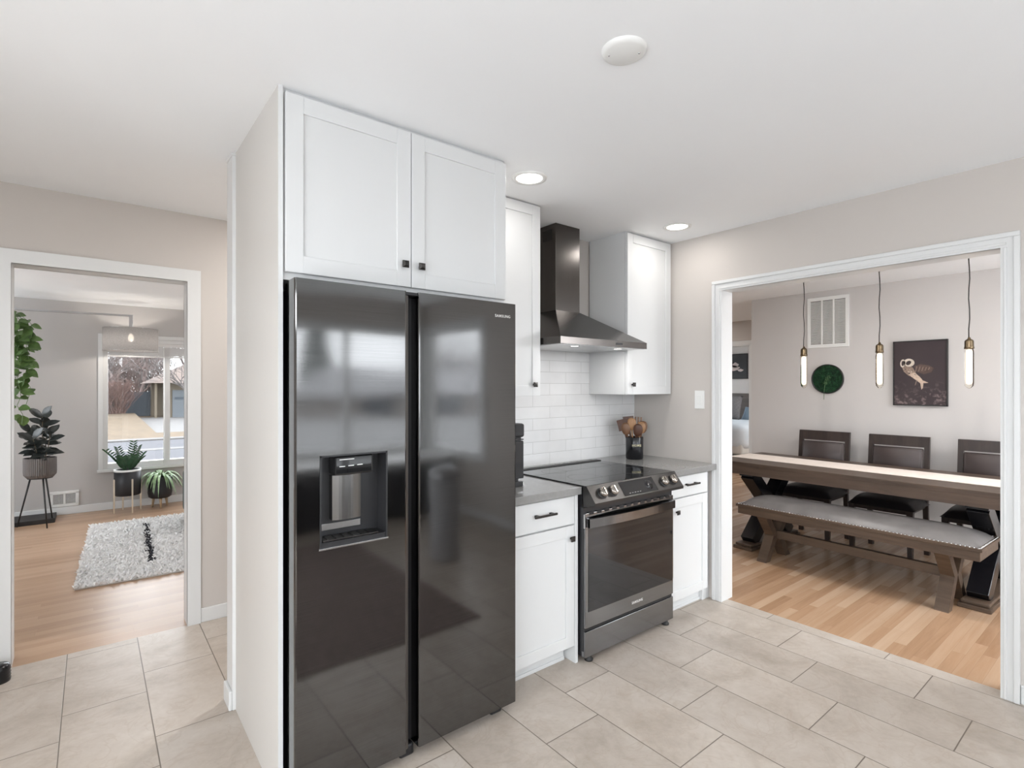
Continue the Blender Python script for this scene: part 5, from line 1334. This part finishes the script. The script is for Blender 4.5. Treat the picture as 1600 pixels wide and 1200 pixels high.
def shrub(x, y, z, H, W, n, seed, label, mat, name='bare_shrub', cat='shrub'):
    rnd = random.Random(seed); t = thing(name, label, cat, (x, y, z)); m = MB()
    for k in range(n):
        a = rnd.random() * 2 * PI; q = rnd.random() * W * 0.35
        b = Vector((x + q * math.cos(a), y + q * math.sin(a) * 0.6, z)); h = H * rnd.uniform(0.5, 1)
        p1 = b + Vector((rnd.uniform(-1, 1) * W * .3, rnd.uniform(-1, 1) * W * .25, h * .55)); p2 = p1 + Vector((rnd.uniform(-1, 1) * W * .3, rnd.uniform(-1, 1) * W * .25, h * .45))
        m.tube([b, p1, p2], [0.018, 0.013, 0.006], 3, caps=False)
        for s in range(3):
            p = p1.lerp(p2, rnd.random()); m.tube([p, p + Vector((rnd.uniform(-1, 1) * W * .2, rnd.uniform(-1, 1) * W * .2, rnd.uniform(0, .4) * H * .5))], [0.009, 0.005], 3, caps=False)
    m.build('branches', mat, t, recalc=False)
shrub(1.15, 50.0, -0.65, 2.6, 2.6, 420, 1, 'dense reddish bare shrub at the back edge of the dry lawn', 'twig_red')
shrub(-0.3, 51.0, -0.65, 3.0, 2.4, 320, 2, 'grey bare shrub left of the reddish shrub across the street', 'twig')
shrub(1.4, 53.0, -0.65, 5.2, 3.2, 460, 3, 'tall tangled bare shrub behind the reddish shrub', 'twig')
shrub(4.6, 65.0, -0.65, 8.0, 4.2, 420, 4, 'tall tangled bare shrub behind the garden gate', 'twig_grey')
def evergreen(x, y, z, H, W, seed, label, hedge=False):
    rnd = random.Random(seed); t = thing('evergreen_tree', label, 'tree', (x, y, z)); m = MB()
    for k in range(2200):
        u = rnd.random(); rr = W * (1 - u) ** 0.8 * (0.5 + 0.5 * rnd.random()); a = rnd.random() * 2 * PI
        m.leaf((x + rr * math.cos(a) * 0.6, y + rr * math.sin(a) * 0.6, z + H * (0.12 + 0.86 * u)), (math.cos(a), math.sin(a), -0.2), W * 0.28, W * 0.10, seg=2)
    m.build('foliage', 'evergreen', t, recalc=False)
    m = MB(); m.tube([(x, y, z), (x, y, z + H * 0.9)], [W * 0.07, 0.03], 8); m.build('trunk', 'twig_grey', t)
evergreen(0.4, 58.0, -0.7, 6.5, 1.6, 8, 'dark evergreen behind the bare shrubs across the street')
evergreen(2.9, 66.0, -0.7, 9.0, 2.4, 9, 'tall dark evergreen far behind the garden gate')
# street side behind the camera (mirrored in the refrigerator)
t = thing('street_house', 'low house with a pale roof outside the kitchen window', 'house', (24, -46, -2.0))
m = MB(); m.box(16.0, 44, -56, -44, -2.2, 0.7); m.build('walls', 'brick_dull', t)
m = MB(); m.hexa([(15.0, -57, 0.7), (45, -57, 0.7), (45, -43, 0.7), (15.0, -43, 0.7)], [(20, -51, 3.3), (40, -51, 3.3), (40, -50, 3.3), (20, -50, 3.3)]); m.build('roof', 'shingle_pale', t)
m = MB(); m.box(20, 23, -43.98, -43.9, -1.2, 0.3); m.box(27, 31, -43.98, -43.9, -1.2, 0.3); m.build('window', 'gate_paint', t)
evergreen(21.0, -60.0, -2.0, 10.5, 4.0, 12, 'large evergreen outside the kitchen window, behind the pale roof')
shrub(43.0, -64.0, -2.0, 12.0, 13.0, 520, 14, 'tangled bare trees outside the side window, behind the pale roof', 'twig_grey', 'bare_tree', 'tree')
